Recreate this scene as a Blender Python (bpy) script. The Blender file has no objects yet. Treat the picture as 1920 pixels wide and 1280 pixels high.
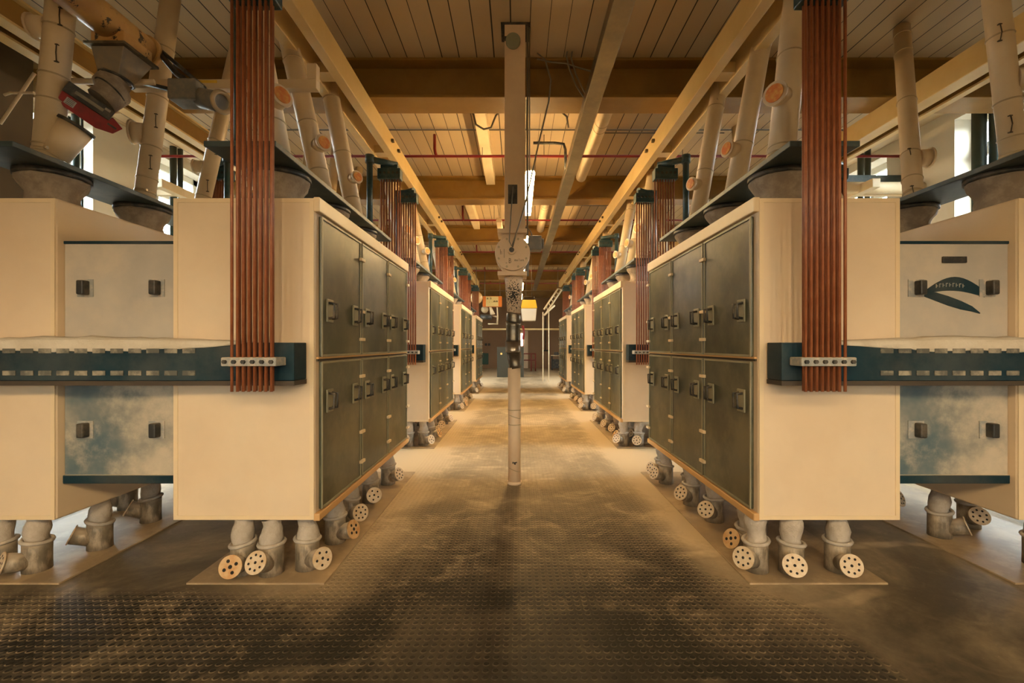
import bpy, math, random
from mathutils import Vector, Matrix
random.seed(7)
C = bpy.context.scene
COL = C.collection
PI = math.pi

# ------------------------------------------------------------------ camera, world, exposure
F = 853.3                       # focal length in pixels of the 1920 px wide frame
CX, CY, H = 970.0, 648.0, 1.45  # vanishing point in the photograph, eye height
cam_d = bpy.data.cameras.new('camera')
cam_d.sensor_width = 36.0
cam_d.lens = F * 36.0 / 1920.0
cam_d.shift_x = -(CX - 960) / 1920.0
cam_d.shift_y = (CY - 640) / 1920.0
cam_d.clip_end = 200
cam = bpy.data.objects.new('camera', cam_d)
cam.location = (0, 0, H)
cam.rotation_euler = (PI / 2, 0, 0)
COL.objects.link(cam)
C.camera = cam

w = bpy.data.worlds.new('World')
C.world = w
w.use_nodes = True
bg = w.node_tree.nodes['Background']
# overcast sky above the horizon, dark ground and buildings below it
_N, _L = w.node_tree.nodes, w.node_tree.links
_tc = _N.new('ShaderNodeTexCoord')
_sp = _N.new('ShaderNodeSeparateXYZ')
_L.new(_tc.outputs['Generated'], _sp.inputs[0])
_mr = _N.new('ShaderNodeMapRange')
_mr.interpolation_type = 'SMOOTHSTEP'
_mr.inputs['From Min'].default_value = -0.06
_mr.inputs['From Max'].default_value = 0.04
_L.new(_sp.outputs['Z'], _mr.inputs['Value'])
_mx = _N.new('ShaderNodeMix')
_mx.data_type = 'RGBA'
_L.new(_mr.outputs['Result'], _mx.inputs['Factor'])
_mx.inputs['A'].default_value = (0.010, 0.009, 0.007, 1)
_mx.inputs['B'].default_value = (0.88, 0.96, 1.0, 1)
_L.new(_mx.outputs['Result'], bg.inputs['Color'])
bg.inputs['Strength'].default_value = 38.0

C.view_settings.view_transform = 'Standard'
C.view_settings.look = 'None'
C.view_settings.gamma = 1.0
C.view_settings.exposure = 0.4
C.view_settings.use_curve_mapping = False
LAMP_STRENGTH = 100.0
LAMP_COLOR = (1.0, 0.66, 0.28)
REAR_STRENGTH = 350.0
REAR_COLOR = (1.0, 0.73, 0.40)


def at(px, py, d):
    """world point seen at pixel (px, py) of the photograph at distance d"""
    return Vector(((px - CX) * d / F, d, H + (CY - py) * d / F))


# ------------------------------------------------------------------ materials
def mat(name, col, rough=0.6, metal=0.0, var=None, dust=None, bump=0.0, bscale=30.0, spots=None, emit=None, scale_xyz=None):
    """var=(colour, scale, amount); dust=(colour, amount, top, scale); spots=(colour, scale, threshold)"""
    m = bpy.data.materials.new(name)
    m.use_nodes = True
    nt = m.node_tree
    N, L = nt.nodes, nt.links
    b = N['Principled BSDF']
    b.inputs['Roughness'].default_value = rough
    b.inputs['Metallic'].default_value = metal
    tc = N.new('ShaderNodeTexCoord')
    src = tc.outputs['Object']
    if scale_xyz:
        mp = N.new('ShaderNodeMapping')
        mp.inputs['Scale'].default_value = scale_xyz
        L.new(src, mp.inputs['Vector'])
        src = mp.outputs['Vector']
    cur = N.new('ShaderNodeRGB')
    cur.outputs[0].default_value = (*col, 1)
    cur = cur.outputs[0]

    def noise(scale, detail=5, rough_=0.6, off=0.0):
        n = N.new('ShaderNodeTexNoise')
        n.inputs['Scale'].default_value = scale
        n.inputs['Detail'].default_value = detail
        n.inputs['Roughness'].default_value = rough_
        if off:
            mp_ = N.new('ShaderNodeMapping')
            mp_.inputs['Location'].default_value = (off, off * 1.7, off * 0.6)
            L.new(src, mp_.inputs['Vector'])
            L.new(mp_.outputs['Vector'], n.inputs['Vector'])
        else:
            L.new(src, n.inputs['Vector'])
        return n.outputs['Fac']

    def ramp(f, a, b_, lo=0.0, hi=1.0):
        r = N.new('ShaderNodeMapRange')
        r.interpolation_type = 'SMOOTHSTEP'
        r.inputs['From Min'].default_value = a
        r.inputs['From Max'].default_value = b_
        r.inputs['To Min'].default_value = lo
        r.inputs['To Max'].default_value = hi
        L.new(f, r.inputs['Value'])
        return r.outputs['Result']

    def mix(f, a, colour):
        x = N.new('ShaderNodeMix')
        x.data_type = 'RGBA'
        if isinstance(f, float):
            x.inputs['Factor'].default_value = f
        else:
            L.new(f, x.inputs['Factor'])
        L.new(a, x.inputs['A'])
        x.inputs['B'].default_value = (*colour, 1)
        return x.outputs['Result']

    if var:
        cur = mix(ramp(noise(var[1]), 0.35, 0.7, 0, var[2]), cur, var[0])
    if spots:
        cur = mix(ramp(noise(spots[1], 6, 0.7, 3.3), spots[2], spots[2] + 0.03), cur, spots[0])
    if dust:
        d = ramp(noise(dust[3], 6, 0.65, 9.1), 0.42, 0.66, 0, dust[1])
        g = N.new('ShaderNodeNewGeometry')
        s = N.new('ShaderNodeSeparateXYZ')
        L.new(g.outputs['Normal'], s.inputs[0])
        t = ramp(s.outputs['Z'], 0.3, 0.9, 0, dust[2])
        mx = N.new('ShaderNodeMath')
        mx.operation = 'MAXIMUM'
        L.new(d, mx.inputs[0])
        L.new(t, mx.inputs[1])
        cur = mix(mx.outputs[0], cur, dust[0])
    L.new(cur, b.inputs['Base Color'])
    if bump:
        bp = N.new('ShaderNodeBump')
        bp.inputs['Strength'].default_value = bump
        bp.inputs['Distance'].default_value = 0.01
        L.new(noise(bscale, 4), bp.inputs['Height'])
        L.new(bp.outputs['Normal'], b.inputs['Normal'])
    if emit:
        b.inputs['Emission Color'].default_value = (*emit[0], 1)
        b.inputs['Emission Strength'].default_value = emit[1]
    return m


FLOUR = (0.62, 0.50, 0.36)
M = {}
M['cream'] = mat('cream_painted_steel', (0.76, 0.59, 0.39), 0.5, var=((0.68, 0.50, 0.31), 1.6, 0.6), dust=(FLOUR, 0.15, 0.6, 3.0))
M['cream_trim'] = mat('cream_trim_steel', (0.78, 0.60, 0.36), 0.45, dust=(FLOUR, 0.2, 0.6, 6.0))
M['door'] = mat('dark_green_door_panel', (0.020, 0.025, 0.013), 0.32, var=((0.075, 0.078, 0.040), 1.5, 0.9), dust=((0.40, 0.34, 0.20), 0.22, 0.5, 1.7))
M['door_rim'] = mat('olive_door_rim', (0.30, 0.27, 0.17), 0.45, var=((0.16, 0.15, 0.09), 3.0, 0.6))
M['seam'] = mat('dark_seam', (0.05, 0.035, 0.02), 0.7)
M['orange_seal'] = mat('tan_seal', (0.62, 0.36, 0.14), 0.5)
M['blue'] = mat('petrol_blue_steel', (0.002, 0.024, 0.036), 0.6, var=((0.003, 0.015, 0.021), 3.0, 0.7), dust=((0.55, 0.45, 0.32), 0.07, 0.95, 1.6))
M['blue'].node_tree.nodes['Principled BSDF'].inputs['Specular IOR Level'].default_value = 0.2
M['blue_dark'] = mat('blue_grey_plate', (0.035, 0.060, 0.062), 0.5, var=((0.02, 0.035, 0.035), 4.0, 0.6), dust=((0.30, 0.27, 0.20), 0.2, 0.7, 5.0))
M['teal'] = mat('dark_teal_paint', (0.010, 0.045, 0.050), 0.4, dust=((0.25, 0.22, 0.15), 0.2, 0.5, 9.0))
M['drive'] = mat('dusty_grey_steel', (0.40, 0.36, 0.30), 0.5, var=((0.55, 0.48, 0.38), 1.4, 0.9), dust=((0.60, 0.50, 0.37), 0.7, 0.8, 2.0))
M['drive_low'] = mat('dusty_blue_steel', (0.06, 0.11, 0.13), 0.5, var=((0.42, 0.36, 0.27), 1.3, 1.0), dust=((0.56, 0.47, 0.34), 0.95, 0.8, 2.6))
M['under'] = mat('brown_underside', (0.16, 0.09, 0.04), 0.7, var=((0.28, 0.16, 0.07), 3.0, 0.7))
M['flour'] = mat('flour_layer', (0.66, 0.58, 0.45), 0.95, var=((0.52, 0.43, 0.30), 6.0, 0.6), bump=0.6, bscale=40)
M['rod'] = mat('red_brown_rod', (0.27, 0.080, 0.028), 0.45, var=((0.40, 0.145, 0.06), 14.0, 0.6))
M['clamp'] = mat('dusty_grey_clamp', (0.30, 0.30, 0.27), 0.5, dust=(FLOUR, 0.7, 0.9, 20))
M['black'] = mat('black_metal', (0.018, 0.018, 0.016), 0.5, dust=((0.25, 0.19, 0.12), 0.35, 0.4, 9))
M['pipe'] = mat('cream_painted_pipe', (0.70, 0.55, 0.35), 0.42, var=((0.60, 0.42, 0.22), 2.5, 0.6), spots=((0.20, 0.12, 0.06), 11.0, 0.72))
M['ring'] = mat('pipe_clamp_ring', (0.48, 0.36, 0.21), 0.45, metal=0.2)
M['latch'] = mat('dark_latch', (0.10, 0.075, 0.045), 0.45, metal=0.6)
M['port'] = mat('cream_port_rim', (0.72, 0.56, 0.36), 0.5)
M['port_red'] = mat('orange_red_port_cover', (0.72, 0.20, 0.05), 0.5, var=((0.85, 0.50, 0.12), 18, 0.9))
M['sleeve'] = mat('grey_cloth_sleeve', (0.26, 0.20, 0.14), 0.95, var=((0.22, 0.17, 0.12), 7.0, 0.7), dust=(FLOUR, 0.3, 0.2, 9), bump=0.6, bscale=35)
M['sock'] = mat('pale_cloth_sock', (0.50, 0.44, 0.36), 0.95, var=((0.36, 0.29, 0.21), 12.0, 0.7), bump=0.7, bscale=50)
M['canister'] = mat('dusty_spout_metal', (0.20, 0.165, 0.115), 0.5, metal=0.25, var=((0.11, 0.085, 0.055), 18, 0.7), dust=(FLOUR, 0.55, 0.8, 14), scale_xyz=(1, 1, 0.4))
M['disc'] = mat('cream_perforated_disc', (0.66, 0.54, 0.38), 0.5, var=((0.55, 0.36, 0.18), 22, 0.8))
M['disc_rust'] = mat('rusty_tan_disc', (0.60, 0.40, 0.20), 0.6, var=((0.50, 0.24, 0.07), 20, 0.9))
M['hole'] = mat('dark_hole', (0.012, 0.010, 0.008), 0.9)
M['rail'] = mat('yellow_cream_beam_paint', (0.66, 0.48, 0.22), 0.42, var=((0.56, 0.37, 0.13), 2.2, 0.6), spots=((0.30, 0.18, 0.07), 7.0, 0.72))
M['beam'] = mat('ochre_beam_paint', (0.27, 0.142, 0.022), 0.5, var=((0.20, 0.10, 0.016), 2.0, 0.7), dust=((0.36, 0.24, 0.10), 0.12, 0.5, 4))
M['duct_box'] = mat('galvanised_tray', (0.26, 0.22, 0.15), 0.36, metal=0.9, var=((0.17, 0.145, 0.10), 2.0, 0.8), dust=((0.36, 0.29, 0.17), 0.3, 0.2, 5))
M['board'] = mat('cream_board', (0.72, 0.58, 0.37), 0.55, var=((0.6, 0.44, 0.24), 3, 0.5))
M['shaft'] = mat('beige_square_shaft', (0.78, 0.58, 0.37), 0.5, var=((0.68, 0.48, 0.30), 2.6, 0.7), spots=((0.26, 0.17, 0.10), 9, 0.74))
M['spotty'] = mat('chipped_beige_cone', (0.70, 0.53, 0.36), 0.55, spots=((0.10, 0.07, 0.045), 30, 0.68))
def chips(m, cx_, cz_):
    N, L = m.node_tree.nodes, m.node_tree.links
    b = N['Principled BSDF']
    old = b.inputs['Base Color'].links[0].from_socket
    tc = N.new('ShaderNodeTexCoord')
    s_ = N.new('ShaderNodeSeparateXYZ')
    L.new(tc.outputs['Object'], s_.inputs[0])
    dx_ = math_node(N, L, 'MULTIPLY', math_node(N, L, 'SUBTRACT', s_.outputs['X'], cx_), 1.6)
    dz_ = math_node(N, L, 'SUBTRACT', s_.outputs['Z'], cz_)
    r_ = math_node(N, L, 'SQRT', math_node(N, L, 'ADD', math_node(N, L, 'MULTIPLY', dx_, dx_), math_node(N, L, 'MULTIPLY', dz_, dz_)))
    n = N.new('ShaderNodeTexNoise')
    n.inputs['Scale'].default_value = 70
    n.inputs['Detail'].default_value = 3
    L.new(tc.outputs['Object'], n.inputs['Vector'])
    f = math_node(N, L, 'GREATER_THAN', n.outputs['Fac'], math_node(N, L, 'ADD', 0.43, math_node(N, L, 'MULTIPLY', r_, 1.15)))
    x = N.new('ShaderNodeMix')
    x.data_type = 'RGBA'
    L.new(f, x.inputs['Factor'])
    L.new(old, x.inputs['A'])
    x.inputs['B'].default_value = (0.02, 0.017, 0.014, 1)
    L.new(x.outputs['Result'], b.inputs['Base Color'])


M['steel'] = mat('bare_steel', (0.42, 0.37, 0.30), 0.30, metal=0.9, var=((0.22, 0.18, 0.14), 9, 0.6))
M['steel_dark'] = mat('dull_dark_steel', (0.14, 0.12, 0.09), 0.35, metal=0.8, var=((0.26, 0.22, 0.16), 12, 0.7))
M['grey'] = mat('grey_motor_paint', (0.17, 0.16, 0.14), 0.5, dust=((0.34, 0.27, 0.18), 0.4, 0.6, 14))
M['gauge'] = mat('green_grey_lens', (0.30, 0.30, 0.20), 0.25)
M['ink'] = mat('black_marker', (0.05, 0.03, 0.02), 0.8)
M['red_pipe'] = mat('red_pipe_paint', (0.21, 0.010, 0.007), 0.42)
M['red'] = mat('dark_red_paint', (0.28, 0.008, 0.010), 0.38, var=((0.13, 0.01, 0.01), 9, 0.8))
M['conduit'] = mat('grey_conduit', (0.20, 0.17, 0.12), 0.5, metal=0.3)
M['conduit_pale'] = mat('pale_cable', (0.42, 0.36, 0.26), 0.6)
M['peel'] = mat('peeling_yellow_tube', (0.58, 0.34, 0.11), 0.5, var=((0.42, 0.22, 0.07), 4, 0.8), spots=((0.025, 0.018, 0.012), 9, 0.585))
M['frame_tube'] = mat('cream_frame_tube', (0.70, 0.55, 0.36), 0.5)
M['yellow'] = mat('yellow_sticker', (0.80, 0.52, 0.05), 0.6)
M['label'] = mat('grey_label', (0.42, 0.40, 0.36), 0.5)
M['white'] = mat('white_painted_wood', (0.80, 0.77, 0.70), 0.5)
M['wall'] = mat('cream_wall_plaster', (0.74, 0.68, 0.58), 0.85, var=((0.66, 0.58, 0.46), 1.1, 0.6))
M['endwall'] = mat('brown_end_wall', (0.30, 0.175, 0.09), 0.8, var=((0.24, 0.135, 0.07), 0.6, 0.6))
M['orange'] = mat('orange_sign_paint', (0.60, 0.15, 0.012), 0.5)
M['sign'] = mat('cream_sign_face', (0.55, 0.41, 0.15), 0.6)
M['olive'] = mat('olive_cabinet', (0.035, 0.028, 0.014), 0.5)
M['greenbox'] = mat('dark_green_box', (0.012, 0.06, 0.032), 0.5)
M['bucket'] = mat('milky_bucket', (0.80, 0.76, 0.66), 0.4)
M['bucket_yellow'] = mat('yellow_lid', (0.68, 0.42, 0.03), 0.4)
M['globe'] = mat('amber_globe', (0.70, 0.46, 0.20), 0.12)
M['railing'] = mat('dark_red_railing', (0.20, 0.03, 0.015), 0.5)
M['dark_duct'] = mat('dark_olive_duct', (0.10, 0.065, 0.03), 0.6, var=((0.06, 0.04, 0.02), 1.5, 0.7))
M['tube_on'] = mat('lit_tube', (1, 0.9, 0.7), 0.5, emit=(LAMP_COLOR, LAMP_STRENGTH))
M['far_tube_on'] = mat('dim_far_tube', (1, 0.9, 0.7), 0.5, emit=(LAMP_COLOR, 24.0))
M['wall_tube_on'] = mat('lit_wall_tube', (1, 0.9, 0.7), 0.5, emit=((1.0, 0.92, 0.8), 6.0))
M['slot'] = mat('dusty_slot', (0.10, 0.095, 0.075), 0.8, dust=((0.42, 0.36, 0.26), 0.8, 0.9, 9.0))
M['knob'] = mat('amber_dial', (0.8, 0.5, 0.15), 0.4)


def glass():
    m = bpy.data.materials.new('window_glass')
    m.use_nodes = True
    nt = m.node_tree
    N, L = nt.nodes, nt.links
    N.remove(N['Principled BSDF'])
    t = N.new('ShaderNodeBsdfTransparent')
    t.inputs['Color'].default_value = (0.96, 0.98, 0.97, 1)
    g = N.new('ShaderNodeBsdfGlossy')
    g.inputs['Roughness'].default_value = 0.05
    x = N.new('ShaderNodeMixShader')
    x.inputs[0].default_value = 0.06
    L.new(t.outputs[0], x.inputs[1])
    L.new(g.outputs[0], x.inputs[2])
    L.new(x.outputs[0], N['Material Output'].inputs['Surface'])
    return m


M['glass'] = glass()


def math_node(N, L, op, a, b=None, c=None):
    n = N.new('ShaderNodeMath')
    n.operation = op
    for i, v in enumerate((a, b, c)):
        if v is None:
            continue
        if isinstance(v, (int, float)):
            n.inputs[i].default_value = v
        else:
            L.new(v, n.inputs[i])
    return n.outputs[0]


def ceiling_mat():
    m = bpy.data.materials.new('painted_ceiling_planks')
    m.use_nodes = True
    N, L = m.node_tree.nodes, m.node_tree.links
    b = N['Principled BSDF']
    b.inputs['Roughness'].default_value = 0.6
    tc = N.new('ShaderNodeTexCoord')
    s = N.new('ShaderNodeSeparateXYZ')
    L.new(tc.outputs['Object'], s.inputs[0])
    P = 0.2
    u = math_node(N, L, 'DIVIDE', math_node(N, L, 'ADD', s.outputs['X'], 1.867 + 20.0), P)
    fr = math_node(N, L, 'FRACT', u)
    fl = math_node(N, L, 'FLOOR', u)
    dist = math_node(N, L, 'ABSOLUTE', math_node(N, L, 'SUBTRACT', fr, 0.5))
    wn = N.new('ShaderNodeTexWhiteNoise')
    wn.noise_dimensions = '1D'
    L.new(fl, wn.inputs['W'])
    gw = math_node(N, L, 'ADD', math_node(N, L, 'MULTIPLY', wn.outputs['Value'], 0.03), 0.012)
    gap = math_node(N, L, 'GREATER_THAN', dist, math_node(N, L, 'SUBTRACT', 0.5, gw))
    n = N.new('ShaderNodeTexNoise')
    n.inputs['Scale'].default_value = 1.3
    n.inputs['Detail'].default_value = 6
    L.new(tc.outputs['Object'], n.inputs['Vector'])
    x = N.new('ShaderNodeMix')
    x.data_type = 'RGBA'
    L.new(math_node(N, L, 'ADD', math_node(N, L, 'MULTIPLY', wn.outputs['Value'], 0.4), math_node(N, L, 'MULTIPLY', n.outputs['Fac'], 0.6)), x.inputs['Factor'])
    x.inputs['A'].default_value = (0.56, 0.42, 0.25, 1)
    x.inputs['B'].default_value = (0.41, 0.30, 0.17, 1)
    y = N.new('ShaderNodeMix')
    y.data_type = 'RGBA'
    L.new(gap, y.inputs['Factor'])
    L.new(x.outputs['Result'], y.inputs['A'])
    y.inputs['B'].default_value = (0.02, 0.013, 0.006, 1)
    L.new(y.outputs['Result'], b.inputs['Base Color'])
    return m


def floor_mat():
    m = bpy.data.materials.new('studded_floor')
    m.use_nodes = True
    N, L = m.node_tree.nodes, m.node_tree.links
    b = N['Principled BSDF']
    tc = N.new('ShaderNodeTexCoord')
    s = N.new('ShaderNodeSeparateXYZ')
    L.new(tc.outputs['Object'], s.inputs[0])
    X, Y = s.outputs['X'], s.outputs['Y']
    mm = lambda op, a, b_=None, c=None: math_node(N, L, op, a, b_, c)

    def noise(scale, detail=5, rough=0.6, src=None, dist=0.0):
        n = N.new('ShaderNodeTexNoise')
        n.inputs['Scale'].default_value = scale
        n.inputs['Detail'].default_value = detail
        n.inputs['Roughness'].default_value = rough
        n.inputs['Distortion'].default_value = dist
        L.new(src or tc.outputs['Object'], n.inputs['Vector'])
        return n.outputs['Fac']

    def mr(v, a, b_, lo=0.0, hi=1.0):
        r = N.new('ShaderNodeMapRange')
        r.interpolation_type = 'SMOOTHSTEP'
        for k, val in (('From Min', a), ('From Max', b_), ('To Min', lo), ('To Max', hi)):
            r.inputs[k].default_value = val
        L.new(v, r.inputs['Value'])
        return r.outputs['Result']

    P = 0.0435
    fx = mm('SUBTRACT', mm('FRACT', mm('DIVIDE', mm('ADD', X, 20.0), P)), 0.5)
    fy = mm('SUBTRACT', mm('FRACT', mm('DIVIDE', mm('ADD', Y, 20.0), P)), 0.5)
    r = mm('SQRT', mm('ADD', mm('MULTIPLY', fx, fx), mm('MULTIPLY', fy, fy)))
    stud = mr(r, 0.24, 0.32, 1.0, 0.0)
    ring = mm('MULTIPLY', mr(r, 0.24, 0.31), mr(r, 0.36, 0.43, 1.0, 0.0))
    front = mr(fy, -0.30, 0.05, 1.0, 0.0)      # flour settled against the near side of each stud
    ring = mm('MULTIPLY', ring, front)
    # smooth floor at the sides of the aisle (plates without studs)
    wob = mm('MULTIPLY', mm('SUBTRACT', noise(1.2, 3), 0.5), 0.5)
    right = mr(mm('ADD', mm('ADD', X, wob), mm('MULTIPLY', mm('MAXIMUM', mm('SUBTRACT', Y, 2.5), 0.0), 1.0)), 1.60, 1.70)
    rightg = mr(X, 1.10, 1.25)
    right = mm('MULTIPLY', right, rightg)
    left = mm('MULTIPLY', mr(X, -1.25, -1.15, 1.0, 0.0), mr(mm('ADD', Y, mm('MULTIPLY', wob, 0.5)), 2.55, 2.75))
    smooth = mm('MAXIMUM', right, left)
    studded = mm('SUBTRACT', 1.0, smooth)
    # flour drifts, footprints and sweeping streaks
    big = noise(0.9, 6, 0.62, dist=0.6)
    mid = noise(3.2, 7, 0.7, dist=1.2)
    fine = noise(26, 4, 0.7)
    speck = noise(75, 3, 0.6)
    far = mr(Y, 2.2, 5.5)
    edge = mm('MAXIMUM', mr(mm('ABSOLUTE', mm('SUBTRACT', X, 0.13)), 0.85, 1.25), 0.0)
    edge = mm('MULTIPLY', edge, mr(mm('ABSOLUTE', mm('SUBTRACT', X, 0.13)), 1.5, 2.2, 1.0, 0.0))
    edge = mm('MULTIPLY', edge, mr(Y, 2.3, 2.9))
    d = mm('ADD', mm('MULTIPLY', mr(big, 0.40, 0.70), 0.35), mm('MULTIPLY', mr(mid, 0.48, 0.72), mm('ADD', 0.12, mm('MULTIPLY', studded, 0.22))))
    d = mm('ADD', d, mm('MULTIPLY', smooth, 0.10))
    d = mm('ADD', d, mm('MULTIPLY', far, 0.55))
    d = mm('ADD', d, mm('MULTIPLY', edge, 0.45))
    d = mm('MULTIPLY', d, mm('ADD', 0.75, mm('MULTIPLY', fine, 0.5)))
    # tracks
    wv = N.new('ShaderNodeTexWave')
    wv.wave_type = 'RINGS'
    wv.inputs['Scale'].default_value = 0.55
    wv.inputs['Distortion'].default_value = 7.0
    wv.inputs['Detail'].default_value = 3.0
    wv.inputs['Detail Scale'].default_value = 0.8
    L.new(tc.outputs['Object'], wv.inputs['Vector'])
    track = mm('MULTIPLY', mr(wv.outputs['Fac'], 0.93, 1.0), mr(noise(1.7, 3), 0.5, 0.65))
    d = mm('ADD', d, mm('MULTIPLY', track, 0.35))
    d = mm('ADD', d, mm('MULTIPLY', mm('MULTIPLY', ring, studded), mm('ADD', 0.25, mm('MULTIPLY', mr(mid, 0.35, 0.65), 0.6))))
    d = mm('SUBTRACT', d, mm('MULTIPLY', mm('MULTIPLY', stud, studded), 0.12))
    d = mm('ADD', d, mm('MULTIPLY', mr(speck, 0.68, 0.74), 0.35))
    d = mm('MULTIPLY', d, mr(mm('ADD', Y, mm('MULTIPLY', mm('ABSOLUTE', X), 0.45)), 1.6, 4.3, 0.05, 1.0))  # less flour near the camera, also painting in the dim foreground
    d = mm('MINIMUM', mm('MAXIMUM', d, 0.0), 1.0)
    base = N.new('ShaderNodeMix')
    base.data_type = 'RGBA'
    L.new(mr(big, 0.35, 0.7), base.inputs['Factor'])
    base.inputs['A'].default_value = (0.014, 0.012, 0.009, 1)
    base.inputs['B'].default_value = (0.032, 0.026, 0.018, 1)
    x = N.new('ShaderNodeMix')
    x.data_type = 'RGBA'
    L.new(d, x.inputs['Factor'])
    L.new(base.outputs['Result'], x.inputs['A'])
    x.inputs['B'].default_value = (0.57, 0.44, 0.28, 1)
    L.new(x.outputs['Result'], b.inputs['Base Color'])
    L.new(mr(d, 0.0, 1.0, 0.55, 0.85), b.inputs['Roughness'])
    b.inputs['Specular IOR Level'].default_value = 0.12
    bp = N.new('ShaderNodeBump')
    bp.inputs['Strength'].default_value = 0.9
    bp.inputs['Distance'].default_value = 0.004
    L.new(mm('ADD', mm('MULTIPLY', stud, studded), mm('MULTIPLY', fine, 0.15)), bp.inputs['Height'])
    L.new(bp.outputs['Normal'], b.inputs['Normal'])
    return m


# ------------------------------------------------------------------ mesh builder
class MB:
    def __init__(self):
        self.v, self.f, self.sm = [], [], []

    def add(self, vs, fs, smooth=False):
        o = len(self.v)
        self.v += [Vector(p) for p in vs]
        self.f += [tuple(i + o for i in f) for f in fs]
        self.sm += [smooth] * len(fs)
        return self

    def box(self, x0, x1, y0, y1, z0, z1):
        if x0 > x1: x0, x1 = x1, x0
        if y0 > y1: y0, y1 = y1, y0
        if z0 > z1: z0, z1 = z1, z0
        vs = [(x, y, z) for z in (z0, z1) for y in (y0, y1) for x in (x0, x1)]
        return self.add(vs, [(0, 2, 3, 1), (4, 5, 7, 6), (0, 1, 5, 4), (2, 6, 7, 3), (0, 4, 6, 2), (1, 3, 7, 5)])

    def obox(self, c, ax, ay, az, hx, hy, hz):
        c = Vector(c)
        vs = [c + ax * sx * hx + ay * sy * hy + az * sz * hz for sz in (-1, 1) for sy in (-1, 1) for sx in (-1, 1)]
        return self.add(vs, [(0, 2, 3, 1), (4, 5, 7, 6), (0, 1, 5, 4), (2, 6, 7, 3), (0, 4, 6, 2), (1, 3, 7, 5)])

    def cyl(self, p0, p1, r0, r1=None, n=24, caps=True):
        return self.loft([p0, p1], [r0, r0 if r1 is None else r1], n, caps)

    def loft(self, pts, rs, n=20, caps=True, jitter=0.0, straight=True):
        pts = [Vector(p) for p in pts]
        vs, fs = [], []
        ref = None
        for i, p in enumerate(pts):
            if i == 0: d = pts[1] - pts[0]
            elif i == len(pts) - 1: d = pts[-1] - pts[-2]
            else: d = (pts[i + 1] - pts[i]).normalized() + (pts[i] - pts[i - 1]).normalized()
            if d.length < 1e-9: d = pts[-1] - pts[0]
            d.normalize()
            if ref is None:
                ref = Vector((1, 0, 0)) if abs(d.x) < 0.8 else Vector((0, 1, 0))
            a = (ref - d * ref.dot(d)).normalized()
            ref = a
            b = d.cross(a)
            for k in range(n):
                t = 2 * PI * k / n
                r = rs[i] * (1 + (random.uniform(-jitter, jitter) if jitter else 0))
                vs.append(p + (a * math.cos(t) + b * math.sin(t)) * r)
        for i in range(len(pts) - 1):
            for k in range(n):
                k2 = (k + 1) % n
                fs.append((i * n + k, i * n + k2, (i + 1) * n + k2, (i + 1) * n + k))
        self.add(vs, fs, True)
        if caps:
            o = len(self.v) - len(vs)
            self.f.append(tuple(o + k for k in reversed(range(n))))
            self.f.append(tuple(o + (len(pts) - 1) * n + k for k in range(n)))
            self.sm += [False, False]
        return self

    def tube(self, pts, r, n=8):
        return self.loft(pts, [r] * len(pts), n)

    def ring(self, c, axis, R, r, n=28, m=8):
        c, axis = Vector(c), Vector(axis).normalized()
        ref = Vector((1, 0, 0)) if abs(axis.x) < 0.8 else Vector((0, 1, 0))
        a = (ref - axis * ref.dot(axis)).normalized()
        b = axis.cross(a)
        vs, fs = [], []
        for i in range(n):
            t = 2 * PI * i / n
            e = a * math.cos(t) + b * math.sin(t)
            for j in range(m):
                q = 2 * PI * j / m
                vs.append(c + e * (R + r * math.cos(q)) + axis * r * math.sin(q))
        for i in range(n):
            for j in range(m):
                fs.append((i * m + j, ((i + 1) % n) * m + j, ((i + 1) % n) * m + (j + 1) % m, i * m + (j + 1) % m))
        return self.add(vs, fs, True)

    def sphere(self, c, r, n=20, sz=1.0):
        c = Vector(c)
        vs, fs = [], []
        m = n // 2
        for i in range(m + 1):
            th = PI * i / m
            for k in range(n):
                t = 2 * PI * k / n
                vs.append(c + Vector((math.sin(th) * math.cos(t) * r, math.sin(th) * math.sin(t) * r, math.cos(th) * r * sz)))
        for i in range(m):
            for k in range(n):
                k2 = (k + 1) % n
                fs.append((i * n + k, (i + 1) * n + k, (i + 1) * n + k2, i * n + k2))
        return self.add(vs, fs, True)

    def prism(self, poly, axis, a0, a1):
        """poly: 2D points in the plane normal to axis ('x': (y,z), 'y': (x,z), 'z': (x,y))"""
        def P(p, a):
            return {'x': (a, p[0], p[1]), 'y': (p[0], a, p[1]), 'z': (p[0], p[1], a)}[axis]
        n = len(poly)
        vs = [P(p, a0) for p in poly] + [P(p, a1) for p in poly]
        fs = [tuple(range(n)), tuple(reversed(range(n, 2 * n)))] + [(i, i + n, (i + 1) % n + n, (i + 1) % n) for i in range(n)]
        return self.add(vs, fs)

    def build(self, name, m, parent=None, bevel=0.0):
        me = bpy.data.meshes.new(name)
        off = Vector((0, 0, 0))
        if parent is not None:
            off = origin(parent)
        me.from_pydata([tuple(v - off) for v in self.v], [], self.f)
        me.polygons.foreach_set('use_smooth', self.sm)
        me.update()
        import bmesh
        bm = bmesh.new()
        bm.from_mesh(me)
        bmesh.ops.recalc_face_normals(bm, faces=bm.faces)
        bm.to_mesh(me)
        bm.free()
        me.materials.append(m)
        o = bpy.data.objects.new(name, me)
        COL.objects.link(o)
        if parent is not None:
            o.parent = parent
        if bevel:
            md = o.modifiers.new('bevel', 'BEVEL')
            md.width = bevel
            md.segments = 2
            md.limit_method = 'ANGLE'
        return o


def origin(o):
    v = Vector((0, 0, 0))
    while o is not None:
        v = v + Vector(o.location)
        o = o.parent
    return v


def empty(name, loc):
    o = bpy.data.objects.new(name, None)
    o.location = loc
    o.empty_display_size = 0.1
    COL.objects.link(o)
    return o


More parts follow.
